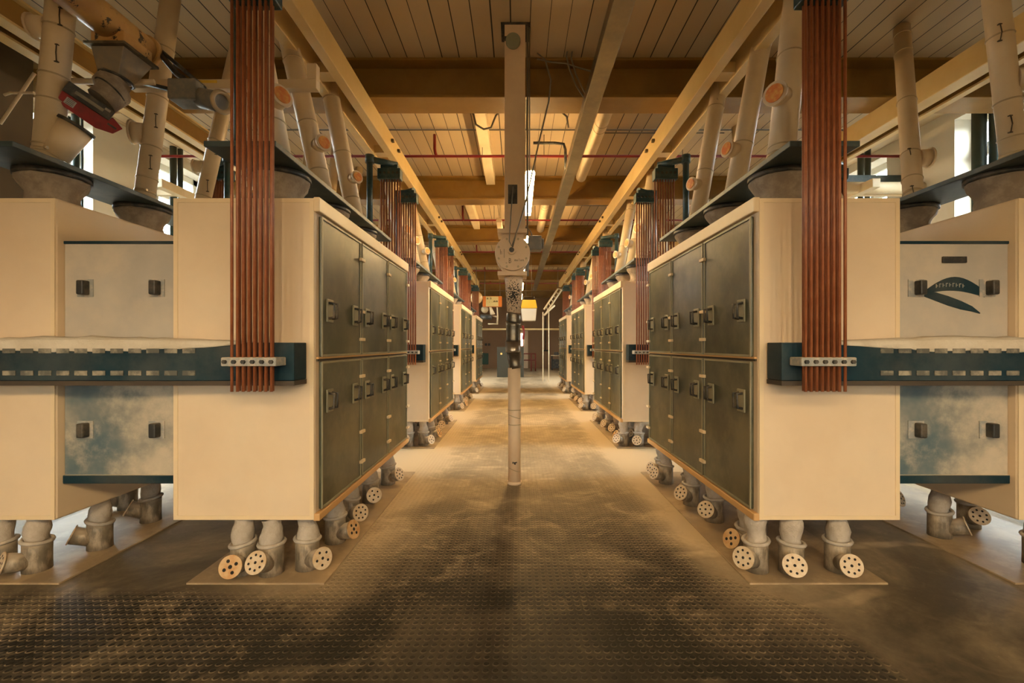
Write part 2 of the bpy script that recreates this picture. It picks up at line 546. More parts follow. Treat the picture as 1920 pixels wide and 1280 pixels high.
def tag(o, label=None, cat=None, group=None, kind=None):
    if label: o['label'] = label
    if cat: o['category'] = cat
    if group: o['group'] = group
    if kind: o['kind'] = kind
    return o


def struct(name, mb, m, bevel=0.0):
    return tag(mb.build(name, m, None, bevel), kind='structure')


def copy_tree(o, parent=None):
    c = o.copy()
    COL.objects.link(c)
    if parent is not None:
        c.parent = parent
    for ch in list(o.children):
        copy_tree(ch, c)
    return c


ORD = ['nearest', 'second', 'third', 'farthest']
PITCH = 3.65

# ------------------------------------------------------------------ the room
XL, XR, Y0, Y1, ZC = -5.95, 6.13, -5.2, 29.4, 4.77
o = struct('floor', MB().box(XL - 0.4, XR + 0.4, Y0 - 0.2, Y1 + 0.2, -0.2, 0.0), floor_mat())
hole = (-0.30, 0.12)
o = struct('ceiling', MB().box(XL - 0.4, XR + 0.4, Y0 - 0.2, Y1 + 0.2, ZC, ZC + 0.2), ceiling_mat())
struct('wall_far', MB().box(XL - 0.4, XR + 0.4, Y1, Y1 + 0.25, 0, ZC), M['endwall'])
# rear wall; its four unseen narrow windows are added to light the nearest faces
ADDED_BWIN = [(-4.2, -3.7), (-1.65, -1.15), (1.4, 1.9), (3.95, 4.45)]
BZ0, BZ1 = 0.9, 2.85
mb = MB()
xa = XL - 0.4
for (a, b) in ADDED_BWIN:
    mb.box(xa, a, Y0 - 0.35, Y0, 0, ZC)
    mb.box(a, b, Y0 - 0.35, Y0, 0, BZ0)
    mb.box(a, b, Y0 - 0.35, Y0, BZ1, ZC)
    xa = b
mb.box(xa, XR + 0.4, Y0 - 0.35, Y0, 0, ZC)
struct('wall_back', mb, M['wall'])
for i, (a, b) in enumerate(ADDED_BWIN):
    f = MB()
    for (x0_, x1_) in ((a, a + 0.08), (b - 0.08, b), ((a + b) / 2 - 0.03, (a + b) / 2 + 0.03)):
        f.box(x0_, x1_, Y0 - 0.22, Y0 - 0.15, BZ0, BZ1)
    for (z0_, z1_) in ((BZ0, BZ0 + 0.08), (BZ1 - 0.08, BZ1), (2.3, 2.36)):
        f.box(a, b, Y0 - 0.22, Y0 - 0.15, z0_, z1_)
    wr = struct('window_%d' % (21 + i), f, M['white'], 0.006)  # added window out of view, sized for the light on the front faces
    MB().box(a + 0.04, b - 0.04, Y0 - 0.19, Y0 - 0.184, BZ0 + 0.04, BZ1 - 0.04).build('window_pane', M['glass'], wr)
    ld = bpy.data.lights.new('window_portal', 'AREA')
    ld.shape = 'RECTANGLE'
    ld.size = b - a
    ld.size_y = BZ1 - BZ0
    ld.cycles.is_portal = True
    lo = bpy.data.objects.new('window_portal', ld)
    lo.location = ((a + b) / 2, Y0 - 0.33, (BZ0 + BZ1) / 2)
    lo.rotation_euler = (PI / 2, 0, 0)
    COL.objects.link(lo)
WIN = [(5.13 + 2.42 * k, 6.38 + 2.42 * k) for k in range(0, 6)]
WZ0, WZ1 = 0.75, 4.62
nwin = 0
for side, xw, sx in (('left', XL, -1), ('right', XR, 1)):
    mb = MB()
    xo = xw + sx * 0.40
    ya = Y0
    for (a, b) in WIN:
        mb.box(xw, xo, ya, a, 0, ZC)
        mb.box(xw, xo, a, b, 0, WZ0)
        mb.box(xw, xo, a, b, WZ1, ZC)
        ya = b
    mb.box(xw, xo, ya, Y1, 0, ZC)
    struct('wall_' + side, mb, M['wall'])
    struct('baseboard_' + side, MB().box(xw, xw - sx * 0.02, Y0, Y1, 0, 0.12), M['white'])
    for (a, b) in WIN:
        nwin += 1
        xf = xw + sx * 0.24          # plane of the frame, deep in the wall
        f = MB()
        fw = 0.11
        f.box(xf, xf + sx * 0.07, a, a + fw, WZ0, WZ1)
        f.box(xf, xf + sx * 0.07, b - fw, b, WZ0, WZ1)
        for (z0, z1) in ((WZ0, WZ0 + fw), (WZ1 - fw, WZ1), (4.05, 4.22), (2.45, 2.53)):
            f.box(xf, xf + sx * 0.07, a, b, z0, z1)
        f.box(xf - sx * 0.01, xf + sx * 0.06, (a + b) / 2 - 0.04, (a + b) / 2 + 0.04, WZ0, 4.1)
        wroot = struct('window_%d' % nwin, f, M['white'], 0.006)
        MB().box(xf + sx * 0.03, xf + sx * 0.036, a + fw * 0.5, b - fw * 0.5, WZ0 + 0.05, WZ1 - 0.05).build('window_pane', M['glass'], wroot)
        MB().box(xw - sx * 0.04, xf, a - 0.03, b + 0.03, WZ0 - 0.04, WZ0).build('window_sill', M['white'], wroot)
        # daylight portal: guides sampling of the sky through this opening, gives no light of its own
        ld = bpy.data.lights.new('window_portal', 'AREA')
        ld.shape = 'RECTANGLE'
        ld.size = b - a
        ld.size_y = WZ1 - WZ0
        ld.cycles.is_portal = True
        lo = bpy.data.objects.new('window_portal', ld)
        lo.location = (xw + sx * 0.38, (a + b) / 2, (WZ0 + WZ1) / 2)
        lo.rotation_euler = (PI / 2, 0, PI / 2 * (1 if sx > 0 else -1))
        COL.objects.link(lo)

# cross beams (wide flanged) under the ceiling
for k in range(-2, 7):
    ya = 5.24 + 3.65 * k
    yb = ya + 0.37
    ym = (ya + yb) / 2
    hb = H + 2.86
    mb = MB()
    mb.box(XL, XR, ya, yb, hb, hb + 0.03)
    mb.box(XL, XR, ya, yb, ZC - 0.03, ZC)
    mb.box(XL, XR, ym - 0.02, ym + 0.02, hb + 0.03, ZC - 0.03)
    nm = {-3: 'far behind the camera', -2: 'behind the camera', -1: 'just overhead of the camera'}.get(k, '')
    lab = 'ochre wide-flanged steel cross beam, ' + ('the %s one seen across the ceiling' % ['nearest', 'second nearest', 'third nearest', 'fourth nearest', 'fifth nearest', 'sixth nearest', 'farthest'][k] if k >= 0 else nm)
    tag(mb.build('cross_beam', M['beam'], None, 0.004), lab, 'beam', 'steel cross beams under the ceiling')


# longitudinal pairs of rails carrying the sifters
def rail(x0, x1, zb, zt, y0, y1, lab, nm='steel_rail', m=None, web=False):
    if not web:
        return tag(MB().box(x0, x1, y0, y1, zb, zt).build(nm, m or M['rail'], None, 0.008), lab, 'beam', 'lengthwise rails')
    r = empty(nm, ((x0 + x1) / 2, (y0 + y1) / 2, zb))
    tag(r, lab, 'beam', 'lengthwise rails')
    MB().box(x0, x1, y0, y1, zb, zb + 0.022).build('bottom_flange', M['rail'], r)
    MB().box(x0, x1, y0, y1, zt - 0.022, zt).build('top_flange', M['rail'], r)
    xm_ = (x0 + x1) / 2
    MB().box(xm_ - 0.012, xm_ + 0.012, y0, y1, zb + 0.022, zt - 0.022).build('web', M['beam'], r)  # web in the darker ochre paints in the shade between the flanges
    return r


RZ0, RZ1 = H + 2.61, H + 2.86
YE = 20.3
for s, word in ((-1, 'left'), (1, 'right')):
    dx = 0.0 if s < 0 else 0.15
    r = empty('steel_rail', (s * (1.87 + dx), (Y0 + YE) / 2, RZ0))
    tag(r, 'long cream ladder-like double rail above the %s sifter row, beside the aisle' % word, 'beam', 'lengthwise rails')
    MB().box(s * (1.70 + dx), s * (1.80 + dx), Y0, YE, RZ0, RZ1).build('inner_rail', M['rail'], r, 0.006)
    MB().box(s * (1.95 + dx), s * (2.05 + dx), Y0, YE, RZ0, RZ1).build('outer_rail', M['rail'], r, 0.006)
    y = 2.55
    while y < YE:
        MB().box(s * (1.80 + dx), s * (1.95 + dx), y, y + 0.16, RZ0 + 0.02, RZ0 + 0.12).build('cross_plate', M['rail'], r)
        y += 3.65 / 2
    for i in range(5):
        yy = 6.1 + 3.65 * i
        for q in (0, 0.32):
            MB().box(s * (1.695 + dx), s * (1.66 + dx), yy + q, yy + q + 0.05, RZ0 + 0.13, RZ0 + 0.165).build('bolt', M['latch'], r)
    # outer heavy rail near the windows
    ro, ri = ((4.10, 4.22), (4.32, 4.44)) if s < 0 else ((4.33, 4.50), (4.60, 4.68))
    rail(s * ro[0], s * ro[1], RZ0 + 0.0, RZ1, Y0, YE, 'heavy cream rail high over the outer half of the %s sifters' % word, web=(s < 0))
    rail(s * ri[0], s * ri[1], RZ0 + 0.0, RZ1 - 0.05, Y0, YE, 'thinner cream rail nearest the %s wall windows' % word, web=True)
    rail(s * 5.15, s * 5.27, H + 2.30, H + 2.43, 6.6, 14.0, 'low pale channel running along the %s windows' % word, 'pale_channel', M['board'])
    pc_ = COL.objects[-1]
    for yy in (7.0, 9.4, 11.8, 13.6):
        MB().box(s * 5.27, XL if s < 0 else XR, yy, yy + 0.08, H + 2.32, H + 2.40).build('wall_bracket', M['board'], pc_)

# ------------------------------------------------------------------ sifters
YF = 2.83           # front faces of the nearest machines
LEN = 2.32
BW = 0.88
DG = 0.73
ZB, ZT = 0.365, 2.37


def sifter(s, X0, word):
    """s: -1 left, +1 right; X0: distance of the aisle face from the camera's axis"""
    ux = lambda u: s * (X0 + u)
    yf, yb = YF, YF + LEN
    base = Vector((ux(1.245), (yf + yb) / 2, ZB))
    root = empty('plansifter', base)
    # two cream boxes
    for (u0, u1) in ((0.0, BW), (BW + DG, 2 * BW + DG)):
        bx = MB().box(ux(u0), ux(u1), yf, yb, ZB, ZT).build('sieve_box', M['cream'], root, 0.012)
        # raised edge trim of the front face
        t = MB()
        xa, xb = sorted((ux(u0), ux(u1)))
        for (a, b, c, d) in ((xa + 0.004, xb - 0.004, ZT - 0.03, ZT - 0.004), (xa + 0.004, xb - 0.004, ZB + 0.004, ZB + 0.03),
                             (xa + 0.004, xa + 0.03, ZB + 0.03, ZT - 0.03), (xb - 0.03, xb - 0.004, ZB + 0.03, ZT - 0.03)):
            t.box(a, b, yf - 0.004, yf + 0.002, c, d)
        t.build('edge_trim', M['cream_trim'], bx)
    # doors on the aisle side and on the outer side of box A
    zmid = 1.365
    for (ub, sg) in ((0.0, -1), (2 * BW + DG, 1)):
        xs = ux(ub)
        so = s * sg                               # outward direction
        for i in range(3):
            ya = yf + 0.055 + i * (LEN - 0.07) / 3
            y1 = ya + (LEN - 0.07) / 3 - 0.03
            for (z0, z1, hz) in ((ZB + 0.05, zmid - 0.015, 1.09), (zmid + 0.015, ZT - 0.10, 1.68)):
                d = MB()
                d.box(xs, xs + so * 0.018, ya, y1, z0, z1)
                door = d.build('door', M['door'], root, 0.006)
                if sg > 0:
                    continue
                # rim
                r = MB()
                w_ = 0.014
                for (a, b, c, e) in ((ya, y1, z0, z0 + w_), (ya, y1, z1 - w_, z1), (ya, ya + w_, z0 + w_, z1 - w_), (y1 - w_, y1, z0 + w_, z1 - w_)):
                    r.box(xs + so * 0.018, xs + so * 0.024, a, b, c, e)
                r.build('door_rim', M['door_rim'], door)
                for yy in (ya + 0.10, y1 - 0.15):
                    h = MB()
                    h.box(xs + so * 0.018, xs + so * 0.030, yy - 0.035, yy + 0.065, hz - 0.075, hz + 0.075)
                    h.build('handle_plate', M['door_rim'], door, 0.004)
                    h = MB()
                    h.tube([(xs + so * 0.028, yy - 0.012, hz - 0.05), (xs + so * 0.062, yy - 0.012, hz - 0.045), (xs + so * 0.066, yy - 0.012, hz + 0.045), (xs + so * 0.028, yy - 0.012, hz + 0.05)], 0.009)
                    h.tube([(xs + so * 0.028, yy + 0.042, hz - 0.05), (xs + so * 0.062, yy + 0.042, hz - 0.045), (xs + so * 0.066, yy + 0.042, hz + 0.045), (xs + so * 0.028, yy + 0.042, hz + 0.05)], 0.009)
                    h.build('handle', M['black'], door)
                hg = MB()
                for zz in (z0 + 0.12, z0 + (z1 - z0) * 0.38, z1 - 0.14):
                    hg.box(xs + so * 0.018, xs + so * 0.040, y1 - 0.03, y1 + 0.055, zz - 0.012, zz + 0.012)
                hg.build('hinge', M['cream_trim'], door, 0.003)
        if sg < 0:
            MB().box(xs, xs + so * 0.010, yf + 0.02, yb - 0.02, zmid - 0.012, zmid + 0.002).build('seam', M['seam'], root)
            MB().box(xs, xs + so * 0.016, yf + 0.02, yb - 0.02, zmid + 0.002, zmid + 0.014).build('seal_strip', M['orange_seal'], root)
            MB().box(xs - so * 0.01, xs + so * 0.03, yf, yb, ZT - 0.085, ZT + 0.006).build('top_rim', M['cream_trim'], root, 0.006)
            MB().box(xs - so * 0.01, xs + so * 0.03, yf, yb, ZB - 0.006, ZB + 0.04).build('bottom_rim', M['orange_seal'], root, 0.006)
    # drive section between the boxes
    dz0, dz1 = 0.60, 2.105
    g0, g1 = ux(BW + 0.002), ux(BW + DG - 0.002)
    MB().box(g0, g1, yf + 0.10, yb - 0.10, dz0 + 0.03, dz1 - 0.01).build('drive_housing', M['under'], root)
    xm = (g0 + g1) / 2
    for fy, sy in ((yf + 0.05, -1), (yb - 0.05, 1)):
        up = MB().box(g0, g1, fy, fy - sy * 0.05, 1.36, dz1).build('drive_panel', M['drive'], root, 0.008)
        lo_ = MB().box(g0, g1, fy, fy - sy * 0.05, dz0 + 0.02, 1.345).build('drive_panel', M['drive_low'], root, 0.008)
        MB().box(g0, g1, fy + sy * 0.012, fy - sy * 0.05, dz0 - 0.02, dz0 + 0.035).build('bottom_rail', M['blue'], root, 0.006)
        MB().box(g0, g1, fy + sy * 0.006, fy - sy * 0.05, dz1 - 0.012, dz1 + 0.008).build('top_strip', M['blue'], root, 0.004)
        for (pan, zz) in ((up, H + 108 * 2.88 / F), (lo_, H - 157 * 2.88 / F)):
            for q in (-0.225, 0.225):
                h = MB()
                h.box(xm + q - 0.05, xm + q + 0.05, fy + sy * 0.001, fy + sy * 0.006, zz - 0.055, zz + 0.055)
                h.build('handle_recess', M['clamp'], pan)
                h = MB()
                h.box(xm + q - 0.014, xm + q + 0.030, fy + sy * 0.004, fy + sy * 0.055, zz - 0.045, zz + 0.045)
                h.build('handle', M['black'], pan, 0.008)
        if s > 0 and sy < 0:
            h = MB().box(xm - 0.062, xm + 0.09, fy - 0.014, fy, H + 155 * 2.88 / F, H + 167 * 2.88 / F)
            h.build('slot', M['black'], up, 0.004)
            # arched dark ribbon with a sweep below it
            a = MB()
            n = 14
            top, bot = [], []
            for i in range(n + 1):
                t = i / n
                x = xm - 0.17 + 0.38 * t
                arch = math.sin(PI * t)
                top.append((x, H + (103 + 26 * arch) * 2.88 / F))
                bot.append((x, H + (97 + 9 * arch - 6 * t) * 2.88 / F))
            for i in range(n):
                a.prism([top[i], top[i + 1], bot[i + 1], bot[i]], 'y', fy - 0.004, fy)
            a.build('ribbon_mark', M['blue'], up)
            a = MB()
            for i in range(9):
                x = xm - 0.10 + 0.021 * i
                zz = H + (112 + 2 * math.sin(PI * i / 8)) * 2.88 / F
                a.box(x, x + 0.004, fy - 0.0055, fy - 0.0035, zz - 0.012, zz + 0.012)
                if i % 2:
                    a.box(x, x + 0.013, fy - 0.0055, fy - 0.0035, zz + 0.008, zz + 0.012)
                else:
                    a.box(x, x + 0.012, fy - 0.0055, fy - 0.0035, zz - 0.002, zz + 0.002)
            a.build('ribbon_lettering', M['clamp'], up)
            a = MB()
            pts = [(-0.17, 97, 5), (-0.10, 92, 8), (-0.02, 84, 9), (0.06, 76, 8), (0.13, 69, 5), (0.18, 61, 1)]
            for (p, q) in zip(pts[:-1], pts[1:]):
                k = 2.88 / F
                a.prism([(xm + p[0], H + (p[1] + p[2]) * k), (xm + q[0], H + (q[1] + q[2]) * k), (xm + q[0], H + (q[1] - q[2]) * k), (xm + p[0], H + (p[1] - p[2]) * k)], 'y', fy - 0.004, fy)
            a.build('sweep_mark', M['blue'], up)
    # petrol blue cross beams in front of and behind the boxes
    for yb0, yb1, sy in ((yf - 0.17, yf - 0.012, -1), (yb + 0.012, yb + 0.17, 1)):
        z0, z1 = 1.245, 1.470
        xa, xb = sorted((ux(0.045), ux(2 * BW + DG - 0.045)))
        cb = MB().box(xa, xb, yb0, yb1, z0, z1).build('cross_girder', M['blue'], root, 0.006)
        yfc = yb0 if sy < 0 else yb1
        b = MB()
        MB().box(xa, xb, yb0, yb1, z0 - 0.028, z0 - 0.001).build('girder_foot', M['seam'], cb)
        x = ux(0.62)
        n = 0
        while abs(x - ux(0)) < 1.92:
            for zz in (z0 + 0.045, z1 - 0.05):
                b.box(x, x + s * 0.075, yfc + sy * 0.001, yfc + sy * 0.006, zz - 0.014, zz + 0.014)
            x += s * 0.105
        b.build('slots', M['slot'], cb, 0.002)
        # flour lying along the top of the girder
        f = MB()
        k = 26
        us = [0.35 + 1.9 * i / k for i in range(k + 1)]
        hs = [0.010 + 0.030 * max(0, math.sin(PI * (i / k)) ** 1.2) * random.uniform(0.7, 1.2) for i in range(k + 1)]
        yc0, yc1 = yb0 + 0.008, yb1 - 0.008
        vs, fs = [], []
        for u_, h_ in zip(us, hs):
            xx = ux(u_)
            vs += [(xx, yc0, z1 - 0.001), (xx, yc0 + 0.02, z1 + h_ * 0.7), (xx, (yc0 + yc1) / 2, z1 + h_), (xx, yc1, z1 - 0.001)]
        for i in range(k):
            for j in range(3):
                fs.append((4 * i + j, 4 * i + j + 1, 4 * i + 5 + j, 4 * i + 4 + j))
            fs.append((4 * i + 3, 4 * i, 4 * i + 4, 4 * i + 7))
        fs += [(0, 1, 2, 3), (4 * k + 3, 4 * k + 2, 4 * k + 1, 4 * k)]
        f.add(vs, fs, True)
        yf_ = yfc + sy * 0.004
        vs, fs = [], []
        for i in range(k + 1):
            xx = ux(us[i])
            drop = 0.006 + 0.05 * max(0, math.sin(PI * i / k)) ** 0.7 * random.uniform(0.75, 1.1)
            vs += [(xx, yfc, z1 + hs[i] * 0.5), (xx, yf_, z1 + hs[i] * 0.45), (xx, yf_, z1 - drop), (xx, yfc, z1 - drop - 0.003)]
        for i in range(k):
            for j in range(4):
                fs.append((4 * i + j, 4 * i + (j + 1) % 4, 4 * i + 4 + (j + 1) % 4, 4 * i + 4 + j))
        f.add(vs, fs, True)
        f.build('flour_layer', M['flour'], cb)
        for uc in UC[s], 2 * BW + DG - UC[s]:
            c = MB()
            yy0, yy1 = (yfc - 0.115, yfc) if sy < 0 else (yfc, yfc + 0.115)
            c.box(ux(uc) - 0.155, ux(uc) + 0.155, yy0, yy1, 1.335, 1.385)
            cl = c.build('rod_clamp', M['clamp'], root, 0.006)
            c = MB()
            for q in range(6):
                xx = ux(uc) - 0.13 + q * 0.052
                yq = yy0 if sy < 0 else yy1
                c.cyl((xx, yq, 1.36), (xx, yq + sy * 0.014, 1.36), 0.012, n=6)
            c.build('clamp_bolts', M['black'], cl)
    tag(root, '', 'sifter', 'swinging sifters in two rows')
    return root


UC = {-1: 0.245, 1: 0.245}
WORD = {-1: 'left', 1: 'right'}
XB = {-1: 1.26, 1: 1.50}
DET = ['nearest and largest', 'second from the camera', 'third from the camera', 'last and smallest']
for s in (-1, 1):
    proto = sifter(s, XB[s], WORD[s])
    for i in range(4):
        o = proto if i == 0 else copy_tree(proto)
        o.location.y = proto.location.y + (PITCH * i if i else 0)
        o['label'] = 'cream box sifter with dark green doors, %s row, %s' % (WORD[s], DET[i])


# ------------------------------------------------------------------ rod bundles, hanging frames, inlet plates
def rod_bundle(s, uc, y, sy):
    r = empty('rod_bundle', (s * (XB[s] + uc), y, 1.20))
    for row, n in ((0, 8), (1, 7)):
        for i in range(n):
            x = s * (XB[s] + uc) + (i - (n - 1) / 2) * 0.032
            yy = y + sy * (0.022 if row == 0 else -0.022)
            MB().cyl((x, yy, 1.19), (x, yy, 3.42), 0.0085, n=8).build('rod', M['rod'], r)
    return r


def frame(s, which):
    """blue-grey plate above a box with its posts and rod heads; which 0: box at the aisle, 1: outer box"""
    flip = (lambda u: u) if which == 0 else (lambda u: 2 * BW + DG - u)
    ux = lambda u: s * (XB[s] + flip(u))
    yf, yb = YF, YF + LEN
    z = 2.65
    r = empty('support_rack', (ux(0.41), (yf + yb) / 2, z))
    xa, xb = sorted((ux(0.185), ux(0.62)))
    if which == 1:
        xa, xb = sorted((s * (3.04 + (0.15 if s > 0 else 0)), s * (3.47 + (0.15 if s > 0 else 0))))
    else:
        xa, xb = sorted((s * (1.455 + (0.185 if s > 0 else 0)), s * (1.89 + (0.175 if s > 0 else 0))))
    MB().box(xa, xb, yf - 0.09, yb + 0.10, z, z + 0.035).build('plate', M['blue_dark'], r, 0.004)
    for yy, sy in ((yf - 0.055, -1), (yb + 0.06, 1)):
        xp = ux(0.43)
        MB().cyl((xp, yy, z + 0.03), (xp, yy, 3.60), 0.034, n=16).build('post', M['teal'], r)
        MB().cyl((xp, yy, 3.54), (xp, yy, 3.63), 0.050, n=16).build('post_cap', M['teal'], r)
        yr = (yf - 0.23) if sy < 0 else (yb + 0.23)
        xc = ux(UC[s])
        hd = MB().box(xc - 0.135, xc + 0.135, yr - 0.06, yr + 0.06, 3.405, 3.53).build('rod_head', M['teal'], r, 0.008)
        g = MB()
        for q in range(5):
            xx = xc - 0.10 + q * 0.05
            g.cyl((xx, yr + sy * -0.061, 3.475), (xx, yr + sy * 0.075, 3.475), 0.016, n=8)
        g.build('clamp_screws', M['black'], hd)
        MB().cyl((xp, yy, 3.585), (xc - (xp - xc) * 0.45, yr, 3.585), 0.036, n=16).build('arm', M['teal'], r)
        MB().box(xc - 0.10, xc + 0.10, yr - 0.05, yr + 0.05, 3.53, 3.575).build('saddle', M['teal'], r, 0.006)
    return r


for s in (-1, 1):
    for which in (0, 1):
        uc = UC[s] if which == 0 else 2 * BW + DG - UC[s]
        side = 'aisle' if which == 0 else 'outer'
        fr = frame(s, which)
        rb = [rod_bundle(s, uc, YF - 0.23, -1), rod_bundle(s, uc, YF + LEN + 0.23, 1)]
        for i in range(4):
            o = fr if i == 0 else copy_tree(fr)
            o.location.y = fr.location.y + PITCH * i
            tag(o, 'blue-grey plate with teal posts above %s box, %s %s sifter' % (side, ORD[i], WORD[s]), 'rack', 'inlet frames above the sifters')
            for e, rbd in enumerate(rb):
                o = rbd if i == 0 else copy_tree(rbd)
                o.location.y = rbd.location.y + PITCH * i
                tag(o, 'red-brown rod bundle at the %s %s corner, %s %s sifter' % (['near', 'far'][e], side, ORD[i], WORD[s]), 'rods', 'rod bundles carrying the sifters')


# ------------------------------------------------------------------ cloth sleeves between plates and sifters
def top_sleeve(x, y, big=1.0):
    r = empty('inlet_sleeve', (x, y, ZT))
    z0, z1 = ZT + 0.002, 2.648
    pts, rs = [], []
    n = 9
    for i in range(n + 1):
        t = i / n
        pts.append((x, y, z0 + (z1 - 0.03 - z0) * t))
        rs.append((0.135 + 0.055 * t ** 1.6 + 0.012 * math.sin(t * 9)) * big)
    MB().loft(pts, rs, 28, True, 0.03).build('cloth_sleeve', M['sleeve'], r)
    MB().cyl((x, y, z1 - 0.035), (x, y, z1), 0.205 * big, n=32).build('flange', M['black'], r)
    return r


PLX = {(-1, 0): -1.675, (-1, 1): -3.27, (1, 0): 1.85, (1, 1): 3.42}
PY = [YF + 0.38, YF + 1.15, YF + 1.92]
for (s, which), x in PLX.items():
    side = 'aisle' if which == 0 else 'outer'
    pr = top_sleeve(x, PY[0])
    first = True
    for i in range(4):
        for j, y in enumerate(PY):
            o = pr if first else copy_tree(pr)
            first = False
            o.location.y = y + PITCH * i
            tag(o, '%s flared cloth sleeve on the %s box, %s %s sifter' % (['near', 'middle', 'far'][j], side, ORD[i], WORD[s]), 'sleeve', 'cloth inlet sleeves')


# ------------------------------------------------------------------ grain pipes rising from the plates
def pipe(base, top, r, seams=(), ports=(), latch=None, nm='grain_pipe', cut_top=None):
    base, top = Vector(base), Vector(top)
    root = empty(nm, base)
    d = (top - base).normalized()
    Ln = (top - base).length
    MB().cyl(base, top, r, n=32).build('tube', M['pipe'], root)
    for t in seams:
        c = base + d * t
        q = MB()
        q.ring(c, d, r * 1.0, 0.006, 32, 6)
        q.build('seam_ring', M['ring'], root)
    q = MB()
    c = base + d * 0.10
    q.cyl(c - d * 0.012, c + d * 0.012, r * 1.04, n=32)
    q.cyl(c + Vector((r * 0.7, -r * 0.9, 0)), c + Vector((r * 0.95, -r * 0.9, 0.0)), 0.012, n=8)
    q.build('foot_clamp', M['ring'], root)
    if latch:
        lx, ts = latch
        for t in ts:
            c = base + d * t + Vector((lx * r * 0.75, -r * 0.72, 0))
            q = MB()
            q.tube([c + Vector((0, 0, -0.06)), c + Vector((0.004, -0.008, 0)), c + Vector((0, 0, 0.06))], 0.0035, 6)
            q.box(c.x - 0.012, c.x + 0.010, c.y - 0.006, c.y + 0.01, c.z + 0.054, c.z + 0.061)
            q.box(c.x - 0.012, c.x + 0.010, c.y - 0.006, c.y + 0.01, c.z - 0.061, c.z - 0.054)
            q.build('latch', M['latch'], root)
    for (t, direction, pr, red) in ports:
        dv = Vector(direction).normalized()
        c = base + d * t
        pt = MB().cyl(c + dv * r * 0.75, c + dv * (r + 0.065), pr, n=24).build('inspection_port', M['port'], root)
        q = MB()
        e = c + dv * (r + 0.065)
        q.cyl(e, e + dv * 0.014, pr * 1.18, n=16)
        q.build('port_rim', M['port'], pt)
        q = MB()
        q.cyl(e + dv * 0.0145, e + dv * 0.022, pr * (0.86 if red else 0.8), n=20)
        q.build('port_cover', M['port_red'] if red else M['ring'], pt)
    return root


ZP = 2.685
PP = {}
PP[(-1, 0)] = [((-1.675, PY[0], ZP), (-2.16, PY[0] + 0.25, ZC), 0.092, (0.35, 0.95, 1.5), [(0.50, (0.9, -0.55, 0.2), 0.068, True)], None),
               ((-1.675, PY[1], ZP), (-2.20, PY[1] + 0.15, ZC), 0.083, (0.30, 0.75, 1.35, 1.8), [(0.52, (0.9, -0.6, 0.1), 0.062, True)], None),
               ((-1.675, PY[2], ZP), (-2.12, PY[2] + 0.1, ZC), 0.085, (0.3, 0.8, 1.4), [(0.50, (0.9, -0.6, 0.1), 0.055, True)], None)]
PP[(-1, 1)] = [((-3.25, PY[0] - 0.07, ZP), (-3.06, PY[0] - 0.07, ZC), 0.080, (0.14, 0.45, 0.62, 0.95, 1.35), [(0.95, (-1, -0.2, 0), 0.07, False)], (1, (0.75, 1.0))),
               ((-3.25, PY[1] - 0.02, ZP), (-3.08, PY[1] + 0.1, ZC), 0.076, (0.22, 0.5, 0.95, 1.4), [(0.62, (-1, -0.35, 0), 0.085, False)], (1, (0.35, 0.72))),
               ((-3.27, PY[2] - 0.1, ZP), (-2.95, PY[2] + 0.1, ZC), 0.072, (0.3, 0.9, 1.5), [(0.62, (-1, -0.2, 0), 0.06, False)], (1, (0.4, 0.8)))]
PP[(1, 0)] = [((1.85, PY[0], ZP), (2.22, PY[0] + 0.3, ZC), 0.090, (0.16, 0.9, 1.5), [(0.55, (-0.9, -0.6, 0), 0.072, True)], None),
              ((1.88, PY[1], ZP), (2.32, PY[1] + 0.15, ZC), 0.082, (0.12, 0.55, 1.5), [(0.48, (-1, -0.3, 0.1), 0.062, True)], None),
              ((1.86, PY[2], ZP), (2.25, PY[2] + 0.1, ZC), 0.080, (0.12, 0.6, 1.3), [(0.45, (-1, -0.4, 0), 0.058, True)], None)]
PP[(1, 1)] = [((3.49, PY[0] - 0.02, ZP), (3.33, PY[0] + 0.05, ZC), 0.072, (0.22, 0.48, 0.95, 1.5), [(0.62, (0.9, -0.5, 0), 0.08, False)], (-1, (0.30, 0.95))),
              ((3.45, PY[1] - 0.02, ZP), (3.97, PY[1] + 0.72, ZC - 0.05), 0.073, (0.26, 0.55, 1.2, 1.85, 2.1), [(0.50, (1, -0.2, 0), 0.075, False)], (-1, (0.52, 0.1))),
              ((3.46, PY[2], ZP), (3.22, PY[2], ZP + 0.42), 0.088, (0.12,), [(0.28, (0.9, -0.2, -0.1), 0.05, False)], None)]
for (s, which), lst in PP.items():
    side = 'aisle' if which == 0 else 'outer'
    for j, (b, t, r, seams, ports, latch) in enumerate(lst):
        short = (s, which, j) == (1, 1, 2)
        pr = pipe(b, t, r, seams, ports, latch)
        for i in range(4):
            o = pr if i == 0 else copy_tree(pr)
            o.location.y = b[1] + PITCH * i
            what = 'short cut-off cream pipe stub' if short else ('leaning cream pipe, orange-red port' if which == 0 else 'thick cream pipe, scalloped port')
            tag(o, '%s, %s on %s plate, %s %s sifter' % (what, ['near', 'middle', 'far'][j], side, ORD[i], WORD[s]), 'pipe', 'cream grain pipes')


